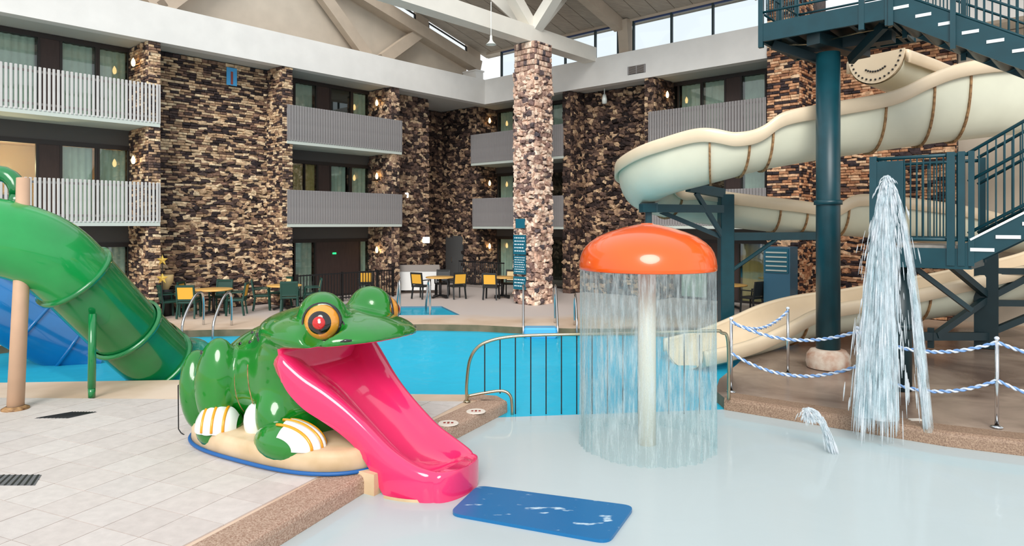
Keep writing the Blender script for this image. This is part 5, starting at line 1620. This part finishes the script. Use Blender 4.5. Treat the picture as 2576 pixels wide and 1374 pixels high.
# upper coil end at the picture edge
MB().tube([(-7.65 + .0, 10.0 + .22 * math.cos(t) * .4, 3.08 + .26 * math.sin(t)) if False else (-7.72 + .30 * math.cos(t), 10.15, 3.05 + .32 * math.sin(t)) for t in [2 * PI * k / 20 for k in range(21)]], .12, 12).build('coil_end', M['tube_green2'], tg, True)
tpst = empty('tan_support_post', (-6.97, 9.5, 0), 'leaning tan post holding the green tube slide', 'post')
MB().tube([(-6.99, 9.5, 0), (-7.09, 9.75, 1.7), (-7.17, 9.90, 3.28)], [.105, .10, .085], 20).build('shaft', M['post_tan'], tpst, True)
MB().lathe([(.17, 0), (.17, .02), (.11, .05)], 20, Matrix.Translation((-6.99, 9.5, 0))).build('base_plate', M['rust'], tpst, True)
tb = empty('blue_tube_slide', (-9.8, 13.4, 0), 'translucent blue tube slide entering the water behind the green one', 'slide')
bp_ = smooth_path([(-11.8, 12.9, 2.1), (-10.9, 13.0, 1.6), (-10.1, 13.2, 1.02), (-9.45, 13.5, .48), (-8.95, 13.8, .08), (-8.6, 14.05, -.12)], 6)
MB().tube(bp_, [.56] * (len(bp_) - 5) + [.57, .59, .62, .65, .68], 36, caps=False).build('tube', M['tube_blue'], tb, True)
for i in (9, 17, 23):
    t = (Vector(bp_[i + 1]) - Vector(bp_[i - 1])).normalized(); c = Vector(bp_[i])
    MB().tube([c - t * .03, c - t * .025, c + t * .025, c + t * .03], [.56, .60, .60, .56], 36, caps=False).build('joint_ring', M['tube_blue'], tb, True)

# ------------------------------------------------------------------ tables and chairs
def make_chair(label, panel, frame='chair_green', arms=True):
    e = empty('patio_chair', (0, 0, 0), label, 'chair', 'chairs at the poolside tables')
    k = dict(keep=False)
    MB().box((0, 0, .44), (.50, .48, .06), bev=.02).build('seat', M[frame], e, **k)
    bk = MB(); bk.bar((-.23, -.22, .40), (-.23, -.30, .90), .045, .045).bar((.23, -.22, .40), (.23, -.30, .90), .045, .045).bar((-.25, -.30, .90), (.25, -.30, .90), .05, .06).bar((-.23, -.235, .52), (.23, -.235, .52), .04, .05)
    bkf = bk.build('backrest', M[frame], e, **k)
    pn = MB(); pn.add([(sx * .205, -.245 + dy - (z - .54) * .18, z) for dy in (-.012, .012) for sx, z in ((-1, .54), (1, .54), (1, .875), (-1, .875))], [(3, 2, 1, 0), (4, 5, 6, 7), (0, 1, 5, 4), (1, 2, 6, 5), (2, 3, 7, 6), (3, 0, 4, 7)])
    pn.build('back_panel', M[panel], e, **k)
    for sx in (-1, 1):
        MB().bar((sx * .22, .20, .42), (sx * .235, .22, 0), .045, .045).build('leg', M[frame], e, **k)
        MB().bar((sx * .22, -.20, .42), (sx * .235, -.26, 0), .045, .045).build('leg', M[frame], e, **k)
        if arms:
            MB().bar((sx * .25, -.25, .66), (sx * .26, .18, .66), .05, .03).bar((sx * .255, .17, .65), (sx * .25, .19, .44), .035, .035).build('armrest', M[frame], e, **k)
    return e
def make_table(label, frame='black', r=.52):
    e = empty('round_table', (0, 0, 0), label, 'table', 'round poolside tables')
    MB().lathe([(0, .70), (r - .02, .70), (r, .71), (r, .735), (r - .02, .745), (0, .745)], 32).build('table_top', M['wood'], e, True, keep=False)
    MB().tube([(0, 0, .04), (0, 0, .70)], .045, 12).build('pedestal', M[frame], e, True, keep=False)
    for k in range(4):
        a = PI / 4 + k * PI / 2
        MB().bar((0, 0, .09), (.36 * math.cos(a), .36 * math.sin(a), .03), .06, .06).build('foot', M[frame], e, keep=False)
    return e
protoY = protoC = None
protos = {}
def chair(x, y, rz, label, panel='chair_yellow', frame='chair_green'):
    """rz: the way the chair faces (0 = away from the camera)"""
    Mx = Matrix.Translation((x, y, 0)) @ Matrix.Rotation(rz, 4, 'Z')
    key = (panel, frame)
    if key not in protos:
        protos[key] = make_chair(label, panel, frame); protos[key].matrix_basis = Mx
    else:
        copy_tree(protos[key], Mx, label)
def table(x, y, label, rz=0):
    Mx = Matrix.Translation((x, y, 0)) @ Matrix.Rotation(rz, 4, 'Z')
    if 'T' not in protos:
        protos['T'] = make_table(label); protos['T'].matrix_basis = Mx
    else:
        copy_tree(protos['T'], Mx, label)
table(-8.62, 19.5, 'round honey wood table in front of the brick wall near the handrails')
chair(-9.02, 18.85, .1, 'chair with yellow back seen from behind at the table by the handrails')
chair(-7.95, 19.45, 1.75, 'chair facing the first table from its right side, beside the handrails')
chair(-9.38, 19.75, -1.5, 'chair facing the first table from its left side, near the bin')
chair(-9.65, 18.95, -.75, 'green backed chair angled at the front left of the first table', 'chair_green')
chair(-8.75, 20.25, 3.1, 'chair behind the first table against the brick wall', 'chair_green')
table(-7.0, 20.75, 'round honey wood table between the first table and the frog')
chair(-7.62, 20.6, -1.25, 'green chair facing right at the second table', 'chair_green')
chair(-6.62, 20.1, .25, 'green backed chair seen from behind at the second table, above the frog', 'chair_green')
chair(-6.25, 21.0, 1.9, 'cream backed chair at the far right of the second table', 'chair_cream')
chair(-7.35, 21.4, 2.8, 'cream backed chair behind the second table', 'chair_cream')
table(-2.55, 24.0, 'round wood table in front of the white board')
chair(-3.18, 23.75, -.55, 'dark chair with yellow back left of the table by the white board', 'chair_yellow', 'chair_dark')
chair(-1.95, 23.75, .55, 'dark chair with yellow back right of the table by the white board', 'chair_yellow', 'chair_dark')
chair(-2.55, 24.75, 3.14, 'dark chair behind the table by the white board', 'chair_dark', 'chair_dark')
table(-.35, 24.0, 'round wood table just left of the stone column')
chair(-.72, 23.5, -.2, 'dark chair with yellow back left of the stone column', 'chair_yellow', 'chair_dark')
chair(-.05, 24.7, 2.9, 'dark chair behind the table left of the stone column', 'chair_cream', 'chair_dark')
chair(-5.3, 24.5, .2, 'yellow backed chair standing by the dark fence', 'chair_yellow', 'chair_dark')
table(6.75, 20.9, 'round wood table behind the slide support post')
chair(6.2, 20.4, -.4, 'dark chair left of the table behind the slide support post', 'chair_dark', 'chair_dark')
chair(7.1, 20.0, .6, 'dark chair right of the table behind the slide support post', 'chair_dark', 'chair_dark')
# dark bin with cream top
bn = empty('litter_bin', (-9.95, 19.35, 0), 'dark tapered bin with a cream flared top beside the brick pier', 'bin')
MB().lathe([(.19, 0), (.22, .02), (.24, .5), (.25, .72), (.22, .75)], 20, Matrix.Translation((-9.95, 19.35, 0))).build('body', M['black'], bn, True)
MB().lathe([(.10, .72), (.13, .8), (.22, .98), (.23, 1.14), (.21, 1.16), (.10, 1.0), (0, .95)], 20, Matrix.Translation((-9.95, 19.35, 0))).build('top', M['chair_cream'], bn, True)
# gold star ornaments on a thin pole
so = empty('star_ornament', B(13.0, .25, 0), 'two gold star ornaments on a slim pole by the brick pier', 'ornament')
q = B(13.0, .25, 0)
MB().tube([q, q + ZV * 1.75], .012, 6).build('pole', M['black'], so)
for z, r in ((1.62, .16), (1.12, .17)):
    m = MB(); side = AX.lerp(BX, .5).normalized(); sx = Vector((side.y, -side.x, 0))
    pts = []
    for k in range(10):
        rr_ = r if k % 2 == 0 else r * .42
        an = PI / 2 + k * PI / 5
        pts.append(q + ZV * (z + rr_ * math.sin(an)) + sx * rr_ * math.cos(an))
    c = q + ZV * z
    m.add(pts + [c + side * .05, c - side * .05], [(k, (k + 1) % 10, 10) for k in range(10)] + [((k + 1) % 10, k, 11) for k in range(10)])
    m.build('star', M['gold'], so)
# picket fence along the brown doors
fe = empty('picket_fence', B(6.5, .25, 0), 'dark metal picket fence in front of the brown ground floor doors', 'fence')
for z in (.12, .95):
    MB().bar(B(5.05, .25, z), B(8.9, .25, z), .03, .04).build('rail', M['black'], fe)
pk = MB().box((0, 0, .5), (.022, .022, .92)).mesh('picket', M['black'])
for k in range(33):
    P = B(5.10 + k * .115, .25, .02)
    o = bpy.data.objects.new('picket', pk); COL.objects.link(o); o.parent = fe
    o.matrix_basis = world_of(fe).inverted() @ Matrix.Translation(P) @ Matrix.Rotation(.73, 4, 'Z')
for a in (5.05, 5.75, 7.2, 8.9):
    MB().bar(B(a, .25, 0), B(a, .25, 1.0), .06, .06).build('post', M['black'], fe)
f2 = empty('fence_section', B(.6, -.1, 0), 'short dark picket fence left of the column by the far table', 'fence')
for z in (.15, 1.05):
    MB().bar(B(.55, -1.0, z), B(.55, 1.6, z), .03, .05).build('rail', M['black'], f2)
for k in range(24):
    P = B(.55, -1.0 + k * .112, .05)
    o = bpy.data.objects.new('picket', pk); COL.objects.link(o); o.parent = f2
    o.matrix_basis = world_of(f2).inverted() @ Matrix.Translation(P) @ Matrix.Diagonal((1, 1, 1.08, 1))
# white board in grey frame
wb = empty('white_board', (-3.6, 25.6, 0), 'low white board in a grey frame standing at the stone corner', 'board')
bd = Vector((1, .12, 0)).normalized()
c = Vector((-3.55, 25.6, 0))
MB().bar(c - bd * .74 + ZV * .47, c + bd * .74 + ZV * .47, .04, .72).build('board', M['white_board'], wb)
MB().bar(c - bd * .79 + ZV * .95, c + bd * .79 + ZV * .95, .10, .24).build('top_frame', M['grey_board'], wb)
for s_ in (-1, 1):
    MB().bar(c + bd * .77 * s_, c + bd * .77 * s_ + ZV * 1.0, .07, .07).build('side_frame', M['grey_board'], wb)

# signs on the stone column (left face)
def sign(b0, b1, z0, z1, rows, label, tilt=0):
    e = empty('column_sign', B(3.86, (b0 + b1) / 2, z0), label, 'sign', 'teal notice boards on the stone column')
    MB().abox(3.82, 3.86, b0, b1, z0, z1).build('panel', M['sign_teal'], e)
    r = random.Random(int(z0 * 100))
    n = rows; hh = (z1 - z0) / (n + 1)
    for k in range(n):
        zc = z1 - hh * (k + .9)
        x = b0 + .05
        while x < b1 - .06:
            w = r.uniform(.03, .08)
            MB().abox(3.858, 3.864, x, min(x + w, b1 - .03), zc - hh * .16, zc + hh * .16).build('print_mark', M['sign_white'], e)
            x += w + .025
sign(5.12, 5.50, 2.48, 2.79, 0, 'small blank teal plaque high on the stone column')
sign(5.02, 5.54, 1.62, 2.26, 5, 'upper large teal notice on the stone column')
sign(5.03, 5.54, .98, 1.59, 7, 'lower large teal notice with small print on the stone column')
sign(5.02, 5.54, .48, .90, 3, 'lowest teal notice near the foot of the stone column')

# blue vending machine by the brick pier
vm = empty('vending_machine', B(.35, 12.45, 0), 'blue drink machine standing before the brick pier behind the slide', 'machine')
MB().abox(.12, .75, 12.08, 12.84, 0.02, 1.95).build('body', M['vending'], vm)
MB().abox(.75, .78, 12.12, 12.80, 1.2, 1.9).build('front_panel', M['sign_teal'], vm)
for k in range(5):
    MB().abox(.78, .80, 12.16, 12.76, 1.25 + k * .13, 1.29 + k * .13).build('shelf_strip', M['slab'], vm)

# deck details
def ground_rect(name, uvs, material, label, cat, z=.006):
    m = MB(); m.prism(uvs, -.01, z)
    return lab(m.build(name, material), label, cat)
def grate(poly, label):
    P4_ = [Vector((x, y, 0)) for x, y in poly]
    e = empty('drain_grate', P4_[0], label, 'grate', 'drain grates in the deck')
    MB().prism(poly, -.01, .004).build('plate', M['grate'], e)
    for k in range(9):
        f = (k + .5) / 9
        a = P4_[0].lerp(P4_[1], f) + ZV * .005; b = P4_[3].lerp(P4_[2], f) + ZV * .005
        MB().bar(a, b, .018, .006).build('slot', M['black'], e)
def gpt(u, v): 
    Y = EYE * F_PX / (v - HOR); return ((u - 1288) / F_PX * Y, Y)
grate([(-6.40, 9.05), (-5.95, 9.05), (-5.75, 9.35), (-6.10, 9.35)], 'dark drain grate near the tan post')
grate([(-5.35, 6.72), (-4.75, 6.72), (-4.88, 7.0), (-5.42, 7.0)], 'grey drain grate at the picture edge in the deck tiles')
for (x, y, lb) in ((-.50, 9.36, 'white depth marker on the coping nearest the railing'), (-.83, 8.80, 'white depth marker on the coping nearest the pink tongue')):
    e = empty('depth_marker', (x, y, 0), lb, 'marker', 'round depth markers on the coping')
    MB().lathe([(0, .014), (.13, .014), (.135, .006)], 24, Matrix.Translation((x, y, 0))).build('disc', M['marker'], e)
    for k in range(3):
        MB().box((x - .05 + k * .05, y, .016), (.03, .05 + .02 * (k % 2), .004)).build('print_mark', M['marker_ink'], e)
lab(MB().box((5.35, 8.95, .01), (.16, .08, .02), bev=.006).build('skimmer_plate', M['marker']), 'small pale plate in the wet coping by the spray', 'plate')

# banner on the brick wall
bn_ = empty('banner', B(10.6, -1.0, 7.3), 'small blue banner with a red figure high on the brick wall', 'banner')
MB().abox(10.35, 10.68, -.86, -.84, 6.95, 7.5).build('cloth', M['blue_banner'], bn_)
MB().abox(10.48, 10.55, -.84, -.832, 6.98, 7.38).build('print_mark', mat('red_print', (150, 70, 60), .7), bn_)
# table lamp in the lit second floor room
tl = empty('table_lamp', B(15.95, -2.2, 3.2), 'lit cream table lamp in the second floor room at the picture edge', 'lamp')
q = B(16.02, -2.0, 0)
MB().lathe([(.10, 3.4), (.11, 3.42), (.04, 3.46), (.06, 3.6), (.03, 3.72)], 16, Matrix.Translation((q.x, q.y, 0))).build('lamp_base', M['brass'], tl, True)
MB().lathe([(.24, 3.74), (.20, 3.88), (.12, 3.98), (.05, 4.0)], 24, Matrix.Translation((q.x, q.y, 0))).build('lamp_shade', M['shade_glow'], tl, True)
ll = bpy.data.lights.new('lamp_light', 'POINT'); ll.energy = 90; ll.color = (1, .78, .5); ll.shadow_soft_size = .1
lo = bpy.data.objects.new('lamp_light', ll); lo.location = (q.x, q.y, 4.15); COL.objects.link(lo)
cb = empty('side_cabinet', B(16.02, -2.0, 2.66), 'low cabinet under the table lamp in the second floor room', 'cabinet')
MB().abox(15.7, 16.4, -2.3, -1.75, 2.66, 3.38).build('body', M['brown_panel'], cb)
MB().abox(15.68, 16.42, -2.32, -1.72, 3.38, 3.41).build('top', M['wood'], cb)
# small white fixture under the right soffit, read as a sprinkler
hs = empty('hanging_fixture', B(-.6, 5.6, 7.0), 'small white object hanging below the right soffit', 'fixture')
q = B(-.6, 5.6, 0)
MB().tube([(q.x, q.y, 7.45), (q.x, q.y, 7.66)], .02, 8).build('stem', M['white_gloss'], hs)
MB().lathe([(0, 7.45), (.06, 7.44), (.10, 7.25), (.09, 7.1), (0, 7.08)], 14, Matrix.Translation((q.x, q.y, 0))).build('body', M['white_gloss'], hs, True)
